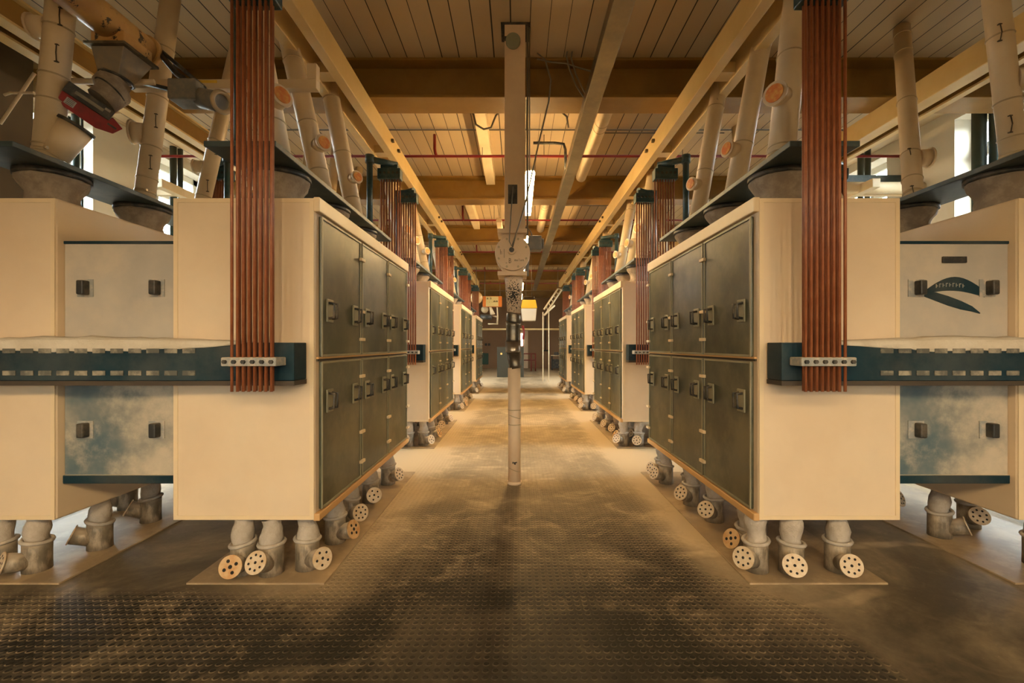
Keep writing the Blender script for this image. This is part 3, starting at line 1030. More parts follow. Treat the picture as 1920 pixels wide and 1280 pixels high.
# ------------------------------------------------------------------ floor plates and outlet spouts under the sifters
def spout(x, y, az, tilt=0.35, style=0, lean=0.0, gz=0.012, drum=0.072):
    r = empty('outlet_spout', (x, y, gz))
    z = gz
    MB().loft([(x, y, z), (x, y, z + 0.05), (x, y, z + 0.12), (x, y, z + 0.185)], [drum * 1.02, drum, drum, drum * 1.02], 24).build('canister', M['canister'], r)
    k = MB()
    k.ring((x, y, z + 0.190), (lean * 0.4, 0.15 * lean, 1), drum * 1.03, 0.012, 24, 8)
    k.build('rolled_cuff', M['sock'], r)
    pts, rs = [], []
    for i in range(8):
        t = i / 7
        pts.append((x + 0.006 * math.sin(5 * t + x * 9), y, z + 0.185 + t * (ZB - 0.006 - z - 0.185)))
        rs.append(drum * (0.86 + 0.10 * math.cos(t * 6 + x * 5) - 0.05 * t))
    MB().loft(pts, rs, 18, False, 0.06).build('cloth_sock', M['sock'], r)
    d = Vector((math.cos(az) * math.cos(tilt), math.sin(az) * math.cos(tilt), math.sin(tilt)))
    a = Vector((x, y, z + 0.055)) + d * drum * 0.4
    Ln = drum * 0.6 + 0.085
    b = a + d * Ln
    MB().cyl(a, b, 0.052, 0.060, 22).build('side_tube', M['canister'], r)
    cap = MB().cyl(b, b + d * 0.008, 0.067, n=28).build('perforated_cap', M['disc_rust'] if style == 1 else M['disc'], r)
    ref = Vector((0, 0, 1))
    u = (ref - d * ref.dot(d)).normalized()
    v = d.cross(u)
    h = MB()
    e = b + d * 0.0075
    n, R, hr = ((8, 0.043, 0.0075), (4, 0.036, 0.0105), (5, 0.040, 0.008))[style]
    for i in range(n):
        t = 2 * PI * (i + 0.3) / n
        c = e + (u * math.cos(t) + v * math.sin(t)) * R
        h.cyl(c, c + d * 0.0015, hr, n=10)
    h.cyl(e, e + d * 0.0015, hr * 1.15, n=10)
    h.build('holes', M['hole'], cap)
    return r


A = math.radians
SP = {}
# (side, box) -> list of (x offset from camera axis, y offset from the front face, azimuth, style)
SP[(-1, 0)] = [(-1.745, 0.07, A(275), 1), (-1.56, 0.06, A(262), 0), (-1.365, 0.13, A(328), 2), (-1.34, 0.52, A(345), 1),
               (-1.38, 0.93, A(320), 0), (-1.36, 1.38, A(300), 2), (-1.35, 1.92, A(335), 0), (-1.75, 0.95, A(250), 0), (-1.75, 1.75, A(250), 0)]
SP[(1, 0)] = [(2.06, 0.10, A(262), 0), (1.745, 0.07, A(246), 0), (1.535, 0.10, A(215), 0), (1.60, 0.33, A(200), 1), (1.76, 0.52, A(240), 2),
              (1.62, 0.92, A(222), 0), (1.58, 1.30, A(210), 0), (1.66, 1.55, A(235), 0), (1.56, 1.95, A(200), 0), (1.60, 2.2, A(200), 0)]
SP[(-1, 1)] = [(-3.09, 0.10, A(235), 0), (-3.30, 0.08, A(215), 2), (-2.98, 0.42, A(215), 0), (-3.02, 0.92, A(210), 0), (-3.0, 1.62, A(200), 0), (-3.45, 1.2, A(200), 0)]
SP[(1, 1)] = [(3.20, 0.62, A(320), 0), (3.42, 0.16, A(250), 0), (3.25, 1.25, A(300), 0), (3.3, 1.95, A(250), 0), (3.6, 0.8, A(250), 0)]
N_ORD = ['first', 'second', 'third', 'fourth', 'fifth', 'sixth', 'seventh', 'eighth', 'ninth', 'tenth']
for (s, which), lst in SP.items():
    side = 'aisle' if which == 0 else 'outer'
    x0 = s * (1.17 + (0.24 if s > 0 else 0)) if which == 0 else s * (2.78 + (0.24 if s > 0 else 0))
    x1 = x0 + s * (0.84 if which == 0 else 1.0)
    for i in range(4):
        p = MB().box(x0, x1, YF - 0.07 + PITCH * i, YF + LEN + 0.05 + PITCH * i, 0, 0.012).build('floor_plate', M['floorplate'] if 'floorplate' in M else M.setdefault('floorplate', mat('dusty_tan_floor_plate', (0.26, 0.185, 0.11), 0.65, var=((0.40, 0.28, 0.15), 2.5, 0.8), dust=((0.52, 0.38, 0.22), 0.6, 0.15, 5))), None, 0.003)
        tag(p, 'thin dusty tan floor plate under the %s box of the %s %s sifter' % (side, ORD[i], WORD[s]), 'plate', 'floor plates under the spouts')
    order = sorted(range(len(lst)), key=lambda k: lst[k][1])
    for rank, k in enumerate(order):
        (x, dy, az, st) = lst[k]
        pr = spout(x, YF + dy, az, random.uniform(0.25, 0.5), st, random.uniform(-0.6, 0.6))
        for i in range(4):
            o = pr if i == 0 else copy_tree(pr)
            o.location.y = YF + dy + PITCH * i
            tag(o, 'socked spout with perforated cap, %s in depth under %s %s sifter, %s box' % (N_ORD[rank], ORD[i], WORD[s], side), 'spout', 'outlet spouts under the sifters')

# ------------------------------------------------------------------ central square shaft with rotary valve
D = 4.69
k = D / F
shaft = empty('conveyor_shaft', (at(965, 912, D).x, D, 0))
tag(shaft, 'tall beige square shaft with round rotary valve, standing alone in mid aisle', 'shaft')
px = lambda x: at(x, 0, D).x
pz = lambda y: at(0, y, D).z
xc = px(963)
MB().box(px(946), px(985), D, D + 0.215, pz(432), ZC + 0.02).build('square_duct', M['shaft'], shaft, 0.004)
MB().box(px(939), px(994), D - 0.02, D + 0.27, ZC - 0.012, ZC - 0.001).build('ceiling_collar', M['black'], shaft)
MB().box(px(933), px(988), D - 0.04, D + 0.255, pz(438), pz(430)).build('flange', M['shaft'], shaft, 0.003)
MB().box(px(933), px(988), D - 0.04, D + 0.255, pz(517), pz(509)).build('flange', M['shaft'], shaft, 0.003)
yc = D + 0.105
MB().box(px(941), px(982), D + 0.0, D + 0.215, pz(509), pz(438)).build('valve_body', M['shaft'], shaft, 0.01)
vd = MB().cyl((px(961), D - 0.035, pz(475)), (px(961), D + 0.245, pz(475)), 0.180, n=48).build('valve_disc', M['shaft'], shaft, 0.004)
q = MB()
for i in range(8):
    t = 2 * PI * (i + 0.5) / 8
    c = Vector((px(961) + 0.152 * math.cos(t), D - 0.035, pz(475) + 0.152 * math.sin(t)))
    q.cyl(c, c + Vector((0, -0.010, 0)), 0.012, n=6)
q.build('bolts', M['ring'], vd)
hub = MB().cyl((px(959.5), D - 0.075, pz(471)), (px(959.5), D - 0.035, pz(471)), 0.042, n=28).build('hub', M['shaft'], shaft)
q = MB()
q.cyl((px(959.5), D - 0.080, pz(471)), (px(959.5), D - 0.075, pz(471)), 0.026, n=20)
q.build('hub_socket', M['black'], hub)


def strokes(lines, r, m, parent, name):
    q = MB()
    for ln in lines:
        q.tube(ln, r, 5)
    return q.build(name, m, parent)


def txt(chars, x, z, y, w_, h_, gap):
    """hand drawn strokes on a plane y = const facing the camera"""
    G = {'B': [[(0, 0), (0, 1), (.7, .9), (.75, .65), (0, .52), (.85, .40), (.8, .1), (0, 0)]],
         'm': [[(0, 0), (0, .55)], [(0, .45), (.3, .6), (.4, 0)], [(.4, .45), (.75, .6), (.85, 0)]],
         'o': [[(.1, .1), (.05, .4), (.4, .55), (.7, .35), (.6, .05), (.1, .1)]],
         'l': [[(.3, 0), (.3, 1)]],
         'e': [[(.1, .28), (.7, .32), (.5, .55), (.1, .4), (.1, .1), (.6, .03)]],
         'n': [[(.05, 0), (.05, .55)], [(.05, .42), (.45, .58), (.65, .4), (.7, 0)]],
         '-': [[(.1, .35), (.8, .4)]],
         'h': [[(.1, 0), (.1, 1)], [(.1, .45), (.5, .55), (.55, 0)]],
         '|': [[(.4, -.4), (.4, 1.1)]],
         'A': [[(0, 0), (.4, 1), (.8, 0)], [(.15, .4), (.65, .4)]],
         'S': [[(.7, .9), (.2, .95), (.1, .6), (.6, .45), (.6, .1), (.05, .05)]],
         '.': [[(.2, 0), (.4, .1)]]}
    out = []
    for c in chars:
        if c in G:
            for ln in G[c]:
                out.append([(x + p[0] * w_, y, z + p[1] * h_) for p in ln])
        x += gap
    return out


ys = D - 0.037
strokes(txt('B', px(954.5), pz(494), ys, 0.024, 0.048, 0.03), 0.0024, M['ink'], vd, 'handwriting')
strokes(txt('molen', px(965), pz(490.5), ys, 0.016, 0.026, 0.020), 0.0018, M['ink'], vd, 'handwriting')
strokes(txt('-', px(948), pz(496), ys, 0.022, 0.03, 0.03), 0.002, M['ink'], vd, 'handwriting')
strokes(txt('h', px(938), pz(478), ys, 0.03, 0.05, 0.03) + txt('|', px(944), pz(480), ys, 0.02, 0.06, 0.02), 0.0018, M['ink'], vd, 'handwriting')
# control chains hanging over the hub
q = MB()
q.tube([at(962, 350, D - 0.03), at(958, 400, D - 0.06), at(955.5, 440, D - 0.09), at(955, 452, D - 0.10), at(959, 461, D - 0.10), at(964, 448, D - 0.10), at(972, 425, D - 0.08), at(983, 392, D - 0.06)], 0.006, 6)
q.tube([at(961, 463, D - 0.09), at(967, 440, D - 0.09), at(975, 415, D - 0.08), at(984, 385, D - 0.08), at(992, 350, D - 0.1), at(1003, 300, D - 0.15), at(1012, 260, D - 0.2), at(1029, 190, D - 0.25), at(1033, 150, D - 0.3), at(1022, 112, D - 0.3), at(1008, 100, D - 0.2)], 0.0075, 6)
tag(q.build('pull_cable', M['conduit'], None), 'thin grey pull cables looped over the valve hub of the square shaft', 'cable')
MB().box(px(952.5), px(970), D - 0.004, D + 0.01, pz(382), pz(346)).build('dark_window', M['black'], shaft, 0.003)
# position motor box on the right of the valve
q = MB().box(px(991), px(1016), D + 0.04, D + 0.19, pz(466), pz(439)).build('actuator_box', M['grey'], shaft, 0.008)
MB().cyl((px(1016), D + 0.115, pz(452)), (px(1020.5), D + 0.115, pz(452)), 0.055, n=20).build('actuator_lid', M['grey'], q)
MB().box(px(986), px(992), D + 0.08, D + 0.14, pz(514), pz(452)).build('side_bracket', M['grey'], shaft, 0.004)
MB().tube([at(985, 425, D + 0.05), at(990, 428, D), at(995, 434, D), at(997, 440, D + 0.06)], 0.008, 6).build('cable_stub', M['conduit'], shaft)
# chipped cone and steel joints
chips(M['spotty'], px(962) - px(965), pz(553))
MB().loft([(px(963), yc, pz(517)), (px(963.5), yc, pz(530)), (px(963.5), yc, pz(586))], [0.098, 0.092, 0.071], 36).build('chipped_cone', M['spotty'], shaft)
MB().loft([(px(963.5), yc, pz(586)), (px(963), yc, pz(588)), (px(963), yc, pz(602)), (px(962.5), yc, pz(604))], [0.076, 0.080, 0.080, 0.078], 36).build('sight_collar', M['steel_dark'], shaft)
MB().loft([(px(962.5), yc, pz(604)), (px(962), yc, pz(610)), (px(962), yc, pz(636)), (px(962), yc, pz(640))], [0.082, 0.074, 0.074, 0.080], 36).build('sight_glass', M['steel_dark'], shaft)
MB().loft([(px(962), yc, pz(640)), (px(962), yc, pz(657)), (px(962), yc, pz(660))], [0.082, 0.080, 0.083], 36).build('bright_sleeve', M['steel'], shaft)
MB().loft([(px(963), yc, pz(660)), (px(966), yc, pz(685)), (px(967), yc, pz(691))], [0.076, 0.070, 0.074], 36).build('bent_joint', M['steel_dark'], shaft)
lp = MB().loft([(px(964), yc, pz(690)), (px(964.5), yc, 0.02)], [0.066, 0.066], 36).build('lower_pipe', M['shaft'], shaft)
q = MB()
for yy, tl in ((770, 0), (783, 0.35), (798, 0), (884, 0.4)):
    q.ring((px(964.5), yc, pz(yy)), (tl, 0, 1), 0.067, 0.004, 32, 6)
q.build('band', M['ring'], lp)
MB().cyl((px(964.5), yc, 0.0), (px(964.5), yc, 0.03), 0.075, n=32).build('floor_collar', M['shaft'], shaft)
q = MB()
random.seed(5)
for i in range(9):
    t = random.uniform(-0.5, 0.5)
    q.box(px(965) + t * 0.04 - 0.006, px(965) + t * 0.04 + 0.006, yc - 0.069, yc - 0.060, pz(870) + random.uniform(-0.012, 0.012) - 0.004, pz(870) + random.uniform(-0.01, 0.01) + 0.006)
q.build('tar_smear', M['black'], lp)
# round lamp on the shaft's top
gl = MB().cyl((px(962), D - 0.05, pz(80)), (px(962), D, pz(80)), 0.075, n=32)
gl = tag(gl.build('round_bulkhead_lamp', M['gauge'], None, 0.006), 'small round unlit bulkhead lamp at the top of the square shaft', 'lamp')
q = MB().box(px(943), px(951), D - 0.035, D - 0.01, pz(78), pz(72)).build('bracket', M['black'], gl)
# conduits beside the shaft
q = MB()
q.tube([(px(989), D + 0.02, ZC - 0.01), (px(989), D + 0.02, pz(440))], 0.010, 8)
q.tube([(px(993), D + 0.04, ZC - 0.01), (px(993), D + 0.04, pz(330))], 0.006, 8)
tag(q.build('conduit_run', M['conduit'], None), 'dark upright conduits fixed along the right edge of the square shaft', 'conduit')

# ------------------------------------------------------------------ overhead ducts and pipes
q = MB()
y1 = 21.7
q.box(0.73, 0.90, -4.0, y1, H + 2.62, H + 2.74)
tag(q.build('cable_duct', M['duct_box'], None, 0.004), 'long bare metal square duct running lengthwise right of the shaft', 'duct')
for (xx, a, b, lab) in ((-0.60, 5.65, 8.83, 'pale flat board duct left of the shaft, under the second ceiling bay'),
                        (-1.17, 9.3, 12.2, 'pale flat board duct left of the shaft, under the third ceiling bay')):
    tag(MB().box(xx, xx + 0.17, a, b, ZC - 0.20, ZC - 0.005).build('board_duct', M['board'], None, 0.006), lab, 'duct', 'pale board ducts')
for (xx, a, b, lab) in ((1.19, 5.62, 8.5, 'round cream duct right of the metal duct, second ceiling bay'), (0.62, 9.3, 12.3, 'round cream duct behind the metal duct, third ceiling bay'),
                        (1.0, 12.9, 16.0, 'round cream duct in the fourth ceiling bay')):
    r = empty('round_duct', (xx, a, H + 3.15))
    tag(r, lab, 'duct', 'round cream ducts')
    MB().cyl((xx, a, H + 3.15), (xx, b, H + 3.15), 0.095, n=28).build('tube', M['board'], r)
    for t in (0.27, 0.33):
        MB().ring((xx, a + (b - a) * t, H + 3.15), (0, 1, 0), 0.096, 0.006, 28, 6).build('band', M['ring'], r)
    MB().box(xx - 0.012, xx + 0.012, a + 0.8, a + 0.83, H + 3.2, ZC).build('hanger', M['conduit'], r)
for i in range(5):
    yy = 7.16 + PITCH * i
    zz = H + 2.98
    r = empty('sprinkler_pipe', (0, yy, zz))
    tag(r, 'thin red fire pipe across the ceiling, ' + ['nearest', 'second nearest', 'third nearest', 'fourth nearest', 'farthest'][i] + ' of the red pipes', 'pipe', 'red fire pipes')
    MB().cyl((XL + 0.1, yy, zz), (XR - 0.1, yy, zz), 0.021, n=14).build('main_pipe', M['red_pipe'], r)
    MB().tube([(-1.27, yy, zz), (-1.29, yy, zz + 0.05), (-1.30, yy, zz + 0.12), (-1.30, yy, ZC)], 0.024, 12).build('riser', M['red_pipe'], r)
    for xx in (-3.1, -0.55, 0.42, 2.6):
        MB().cyl((xx, yy, zz), (xx, yy, ZC), 0.006, n=6).build('hanger', M['conduit'], r)
    z2 = ZC - 0.03
    q = MB()
    q.tube([(XL + 0.3, yy - 0.22, z2), (XR - 0.3, yy - 0.22, z2)], 0.012, 6)
    q.tube([(0.9, yy - 0.12, z2), (3.2, yy - 0.12, z2)], 0.010, 6)
    tag(q.build('ceiling_conduit', M['conduit'], None), 'grey conduit line clipped across the planks beside the %s red pipe' % ['nearest', 'second', 'third', 'fourth', 'farthest'][i], 'conduit', 'grey conduits across the ceiling')
q = MB()
zz = H + 2.93
yy = 5.70
q.tube([(-3.2, yy, zz), (-0.58, yy, zz), (-0.55, yy, zz - 0.03), (-0.52, yy, zz - 0.16), (-0.42, yy, zz - 0.22), (-0.33, yy, zz - 0.20), (-0.27, yy, zz - 0.05), (-0.22, yy, zz), (0.55, yy, zz), (0.62, yy + 0.02, zz - 0.05), (0.65, yy + 0.1, zz - 0.15)], 0.013, 8)
tag(q.build('looped_conduit', M['conduit'], None), 'grey conduit with a sagging loop, fixed behind the nearest cross beam', 'conduit')
q = MB()
q.tube([at(1000, 268, 6.9), at(1040, 268, 6.9), at(1057, 270, 6.9), at(1060, 280, 6.9), at(1061, 318, 6.9)], 0.022, 8)
tag(q.build('bent_conduit', M['black'], None), 'dark bent conduit just right of the shaft under the second bay', 'conduit')
# loose cables at the first beam
y = 5.2
for pts, lab in (([(1066, 85), (1062, 105), (1068, 130), (1080, 160), (1094, 182)], 'drooping grey cable hanging by the nearest cross beam, left strand'),
                 ([(1075, 80), (1071, 110), (1080, 140), (1092, 165), (1100, 180)], 'drooping grey cable hanging by the nearest cross beam, right strand'),
                 ([(1007, 110), (1030, 116), (1060, 119), (1085, 127), (1110, 134)], 'pale loose cable strung sideways before the nearest cross beam')):
    q = MB()
    q.tube([at(a, b, y - 0.06) for (a, b) in pts], 0.009, 6)
    tag(q.build('loose_cable', M['conduit'], None), lab, 'cable', 'loose cables at the beam')

# ------------------------------------------------------------------ fluorescent lamps
def lamp(x, y0_, ln, z, on, lab):
    r = empty('fluorescent_lamp', (x, y0_, z))
    tag(r, lab, 'lamp', 'fluorescent ceiling lamps')
    MB().box(x - 0.050, x + 0.050, y0_ - 0.01, y0_ + ln + 0.01, z + 0.056, z + 0.085).build('batten', M['board'], r)
    MB().box(x - 0.062, x + 0.062, y0_, y0_ + ln, z, z + 0.055).build('tube_cover', (M['tube_on'] if y0_ < 12 else M['far_tube_on']) if on else M['board'], r, 0.015)
    for yy in (y0_ + 0.2, y0_ + ln - 0.2):
        zt_ = H + 2.86 if (yy - 5.24) % 3.65 < 0.37 else ZC
        MB().cyl((x, yy, z + 0.08), (x, yy, zt_), 0.004, n=6).build('chain', M['conduit'], r)
    return r


for i_, lab_ in enumerate(('lit fluorescent lamp glowing right beside the square shaft, nearest one', 'lit fluorescent lamp half hidden behind the shaft actuator box',
                           'lit fluorescent lamp hidden behind the rotary valve', 'lit fluorescent lamp beside the chipped cone, small', 'far small lit fluorescent lamp over the end of the aisle')):
    lamp(0.175, 6.15 + 3.65 * i_, 1.95, H + 2.31, True, lab_)
M['rear_on'] = mat('added_rear_tube', (1, 0.9, 0.75), 0.5, emit=(REAR_COLOR, REAR_STRENGTH))
for (xx, yy, wd) in ((-2.3, -2.8, 'left'), (0.15, -2.8, 'middle'), (2.6, -2.8, 'right')):  # unseen lamps added behind the camera to brighten the nearest faces
    r = empty('added_rear_lamp', (xx, yy, 3.1))
    tag(r, 'added hooded batten lamp behind the camera, lighting the nearest faces, %s one' % wd, 'lamp', 'added lamps behind the camera')
    MB().prism([(xx - 0.17, 3.10), (xx - 0.165, 3.10), (xx - 0.04, 3.215), (xx + 0.04, 3.215), (xx + 0.165, 3.10), (xx + 0.17, 3.10), (xx + 0.045, 3.225), (xx - 0.045, 3.225)], 'y', yy, yy + 1.5).build('hood', M['white'], r)
    MB().cyl((xx, yy + 0.03, 3.15), (xx, yy + 1.47, 3.15), 0.03, n=12).build('tube', M['rear_on'], r)
    for q_ in (0.2, 1.3):
        MB().cyl((xx, yy + q_, 3.22), (xx, yy + q_, ZC), 0.005, n=6).build('chain', M['conduit'], r)
lamp(-0.38, 9.4, 1.2, H + 2.55, False, 'unlit pale lamp hanging left of the shaft')

# ------------------------------------------------------------------ frame tube, screw conveyor, slide gate (upper left)
FD = 3.81
r = empty('tube_frame', at(584, 160, FD))
tag(r, 'cream square tube frame with upturned end, crossing behind the left rods', 'frame')
a0, a1 = at(240, 165, FD), at(593, 148, FD)
MB().box(a0.x, a1.x, FD, FD + 0.07, a0.z, a1.z).build('tube', M['frame_tube'], r, 0.004)
b0 = at(575, 118, FD)
MB().box(b0.x, a1.x, FD, FD + 0.07, a1.z, b0.z).build('upright', M['frame_tube'], r, 0.004)
c0, c1 = at(347, 155.5, FD), at(407, 150.5, FD)
MB().box(c0.x, c1.x, FD - 0.003, FD, c0.z, c1.z).build('warning_strip', M['yellow'], r)

ZV = H + 2.35
XV = -2.98
r = empty('screw_conveyor', (XV, 1.0, ZV - 0.13))
tag(r, 'peeling ochre screw conveyor tube at the upper left with hopper outlet', 'conveyor')
MB().cyl((XV, 0.2, ZV), (XV, 3.62, ZV), 0.112, n=36).build('tube', M['peel'], r)
MB().cyl((XV, 3.62, ZV), (XV, 3.66, ZV), 0.13, n=36).build('end_plate', M['peel'], r)
MB().ring((XV + 0.05, 3.40, ZV - 0.06), (0.6, -0.8, 0), 0.05, 0.006, 20, 6).build('lifting_ring', M['black'], r)
q = MB()
x0_, x1_, ya_, yb_ = XV - 0.115, XV + 0.125, 3.30, 3.56
q.box(x0_, x1_, ya_, yb_, ZV - 0.16, ZV - 0.06)
q.build('saddle', M['peel'], r, 0.006)
q = MB()
q.box(x0_ - 0.03, x1_ + 0.03, ya_ - 0.03, yb_ + 0.03, ZV - 0.175, ZV - 0.155)
q.build('flange', M['steel_dark'], r, 0.003)
zt, zb = ZV - 0.175, ZV - 0.36
vs = [(x0_, ya_, zt), (x1_, ya_, zt), (x1_, yb_, zt), (x0_, yb_, zt)]
cx, cyy = XV - 0.03, 3.42
bt = [(cx + 0.10 * math.cos(t), cyy + 0.10 * math.sin(t), zb) for t in (PI * 1.25, PI * 1.75, PI * 2.25, PI * 2.75)]
q = MB().add(vs + bt, [(0, 1, 5, 4), (1, 2, 6, 5), (2, 3, 7, 6), (3, 0, 4, 7), (3, 2, 1, 0), (4, 5, 6, 7)])
q.build('hopper', M['steel_dark'] if False else M['peel_grey'] if 'peel_grey' in M else M.setdefault('peel_grey', mat('dusty_hopper_metal', (0.22, 0.18, 0.13), 0.6, var=((0.42, 0.28, 0.14), 5, 0.8))), r, 0.004)
# drive linkage and motor at the end
m0 = Vector((XV + 0.28, 3.62, ZV - 0.34))
q = MB().box(m0.x - 0.02, m0.x + 0.20, m0.y - 0.09, m0.y + 0.09, m0.z - 0.09, m0.z + 0.07).build('gear_box', M['grey'], r, 0.012)
MB().cyl((m0.x + 0.18, m0.y, m0.z - 0.04), (m0.x + 0.36, m0.y - 0.03, m0.z - 0.09), 0.075, n=24).build('motor', M['grey'], r)
MB().ring((m0.x + 0.37, m0.y - 0.03, m0.z - 0.09), (1, -0.5, -0.25), 0.072, 0.018, 28, 8).build('fan_cover', M['ring'], r)
q = MB()
q.tube([(XV + 0.12, 3.66, ZV - 0.02), (XV + 0.26, 3.64, ZV - 0.18), (m0.x + 0.12, m0.y, m0.z + 0.06)], 0.022, 8)
q.tube([(XV + 0.02, 3.68, ZV + 0.10), (XV + 0.20, 3.66, ZV - 0.05), (m0.x + 0.20, m0.y + 0.02, m0.z + 0.05)], 0.015, 8)
q.tube([(XV - 0.02, 3.66, ZV - 0.24), (XV + 0.20, 3.64, ZV - 0.30), (m0.x, m0.y, m0.z)], 0.018, 8)
q.build('linkage', M['black'], r)
q = MB()
q.tube([at(130, 152, 3.5), at(190, 153, 3.5), at(290, 154, 3.6)], 0.022, 8)
q.build('support_bar', M['frame_tube'], r)
# sock
pts = [Vector((cx, cyy, zb + 0.01)), Vector((cx - 0.03, cyy - 0.02, zb - 0.05)), at(213, 175, 3.38), at(190, 190, 3.33)]
sock = MB().loft(pts, [0.098, 0.105, 0.102, 0.092], 28, True, 0.03).build('cloth_outlet_sock', M['sleeve'], None)
tag(sock, 'beige cloth sock between the conveyor hopper and the red slide gate', 'sleeve')
q = MB()
q.ring(pts[0], (0.2, 0.1, 1), 0.101, 0.010, 30, 6)
q.ring(at(207, 172, 3.37), pts[3] - pts[2], 0.104, 0.006, 30, 6)
q.build('hose_clamp', M['black'], sock)
# slide gate
g = empty('slide_gate', at(165, 205, 3.26))
tag(g, 'red and black slide gate box with grey label, upper left', 'gate')
c = at(168, 190, 3.26)
ay = (c - Vector((0, 0, H))).normalized()
gd = at(137, 240, 3.26) - at(185, 178, 3.26)
gd = (gd - ay * gd.dot(ay)).normalized()
ax = gd.cross(ay)
if ax.x < 0: ax = -ax
hl = 0.5 * (at(212, 212, 3.26) - at(122, 160, 3.26)).dot(ax)
hh = hl * 0.30
MB().obox(c, ax, ay, gd, hl, 0.10, hh).build('slide_housing', M['black'], g, 0.006)
MB().obox(c - ay * 0.102, ax, ay, gd, hl * 0.6, 0.004, hh * 0.28).build('slide_slot', M['steel_dark'], g)
MB().obox(c - ay * 0.104 + ax * hl * 0.72 - gd * hh * 0.5, ax, ay, gd, hl * 0.12, 0.004, hh * 0.2).build('bright_catch', M['steel'], g)
cr = c + gd * hh
poly = [(-1.0, 0.0), (0.98, -0.10), (1.05, -0.35), (1.62, -0.05), (1.42, 0.62), (0.75, 0.92), (-0.62, 0.84), (-0.95, 0.55)]
vs = [cr + ax * p[0] * hl + gd * p[1] * hl * 0.78 + ay * e for e in (-0.08, 0.085) for p in poly]
n = len(poly)
MB().add(vs, [tuple(range(n)), tuple(reversed(range(n, 2 * n)))] + [(i, i + n, (i + 1) % n + n, (i + 1) % n) for i in range(n)]).build('red_body', M['red'], g, 0.004)
MB().obox(cr + ax * hl * 1.22 + gd * hl * 0.16 - ay * 0.081, ax, ay, gd, hl * 0.2, 0.003, hl * 0.05).build('dark_slot', M['black'], g)
lb = MB().obox(cr - ax * hl * 0.52 + gd * hl * 0.30 - ay * 0.081, ax, ay, gd, hl * 0.20, 0.002, hl * 0.17).build('label', M['label'], g)
q = MB()
for i in range(4):
    q.obox(cr - ax * hl * 0.52 + gd * (hl * 0.30 + (-1.5 + i) * hl * 0.08) - ay * 0.0832, ax, ay, gd, hl * 0.15, 0.0006, hl * 0.012)
q.build('label_print', M['ink'], lb)
# branch pipe joining the first big pipe
a_, b_ = at(143, 238, 3.2), at(100, 292, 3.15)
r = empty('branch_pipe', b_)
tag(r, 'cream slanting branch pipe under the red slide gate, joining the big pipe', 'pipe', 'cream grain pipes')
MB().cyl(a_, b_, 0.098, 0.085, n=32).build('tube', M['pipe'], r)
dd = (b_ - a_).normalized()
MB().cyl(a_ - dd * 0.01, a_ + dd * 0.012, 0.108, n=32).build('flange', M['black'], r)
# little extra things at the upper left
q = MB()
q.tube([at(0, 232, 3.6), at(65, 137, 3.6)], 0.012, 8)
q.tube([at(8, 178, 3.6), at(20, 174, 3.6), at(64, 174, 3.6)], 0.010, 8)
tag(q.build('brace_rod', M['frame_tube'], None), 'thin pale brace rods at the far upper left, left of the big pipe', 'rod')

# ------------------------------------------------------------------ teal columns in front of the windows
for (xp, d, rr, lab) in ((141.5, 5.9, 0.042, 'dark teal post before the left window, nearest'), (154, 5.9, 0.014, 'thin dark rod beside the nearest left teal post'),
                         (325, 7.6, 0.050, 'dark teal post before the second left window'), (338, 7.7, 0.040, 'thinner teal post beside the second left window post'),
                         (1836, 5.85, 0.074, 'thick dark teal post before the right window'), (1866, 5.75, 0.060, 'dark teal post right of the thick one, behind the big pipe'),
                         (1614, 7.9, 0.050, 'dark teal post before the second right window, left one'), (1627, 7.7, 0.045, 'dark teal post before the second right window, right one')):
    p = at(xp, 648, d)
    tag(MB().cyl((p.x, p.y, 0), (p.x, p.y, ZC), rr, n=20).build('teal_post', M['teal'], None), lab, 'post', 'teal posts by the windows')
tag(MB().box(XL, -4.95, 1.2, 4.66, 1.9, ZC).build('wall_air_duct', M['dark_duct'], None, 0.01), 'big dark olive air duct box on the left wall, behind the brace rods', 'duct')
q = MB()
q.box(at(1583, 0, 7.2).x, XR, 7.2, 7.35, at(0, 341, 7.2).z, at(0, 328, 7.2).z)
tag(q.build('blue_crossbar', M['blue_dark'], None, 0.004), 'blue-grey crossbar reaching to the right wall behind the pipe stub', 'bar')
q = MB()
q.cyl((at(1560, 0, 6.9).x, 6.9, at(0, 352, 6.9).z), (XR, 6.9, at(0, 352, 6.9).z), 0.085, n=20)
tag(q.build('side_duct', M['board'], None), 'cream round duct entering the right wall below the crossbar', 'duct')
q = MB()
q.tube([(5.2, 4.5, 4.55), (5.42, 9.5, 4.55)], 0.012, 6)
tag(q.build('wall_conduit', M['black'], None), 'thin black conduit running along the top of the right windows', 'conduit')

# ------------------------------------------------------------------ far end of the aisle
d = 21.0
a, b = at(932, 707, d), at(982, 650, d)
cb = MB().box(a.x, b.x, d, d + 0.5, 0, b.z).build('control_cabinet', M['olive'], None, 0.01)
tag(cb, 'olive control cabinet at the far end, behind the shaft', 'cabinet')
c = at(940, 663, d)
MB().cyl((c.x, d - 0.03, c.z), (c.x, d, c.z), 0.05, n=16).build('dial', M['knob'], cb)
d = 19.0
a, b = at(905, 575, d), at(941, 555, d)
sg = empty('hanging_sign', ((a.x + b.x) / 2, d, a.z))
tag(sg, 'orange framed hanging sign board with black marks, left of the shaft cone', 'sign')
MB().box(a.x, b.x, d, d + 0.08, a.z, b.z).build('frame', M['orange'], sg, 0.005)
a2, b2 = at(911, 574.3, d), at(934.5, 555.7, d)
MB().box(a2.x, b2.x, d - 0.01, d, a2.z, b2.z).build('face', M['sign'], sg)
kk = d / F
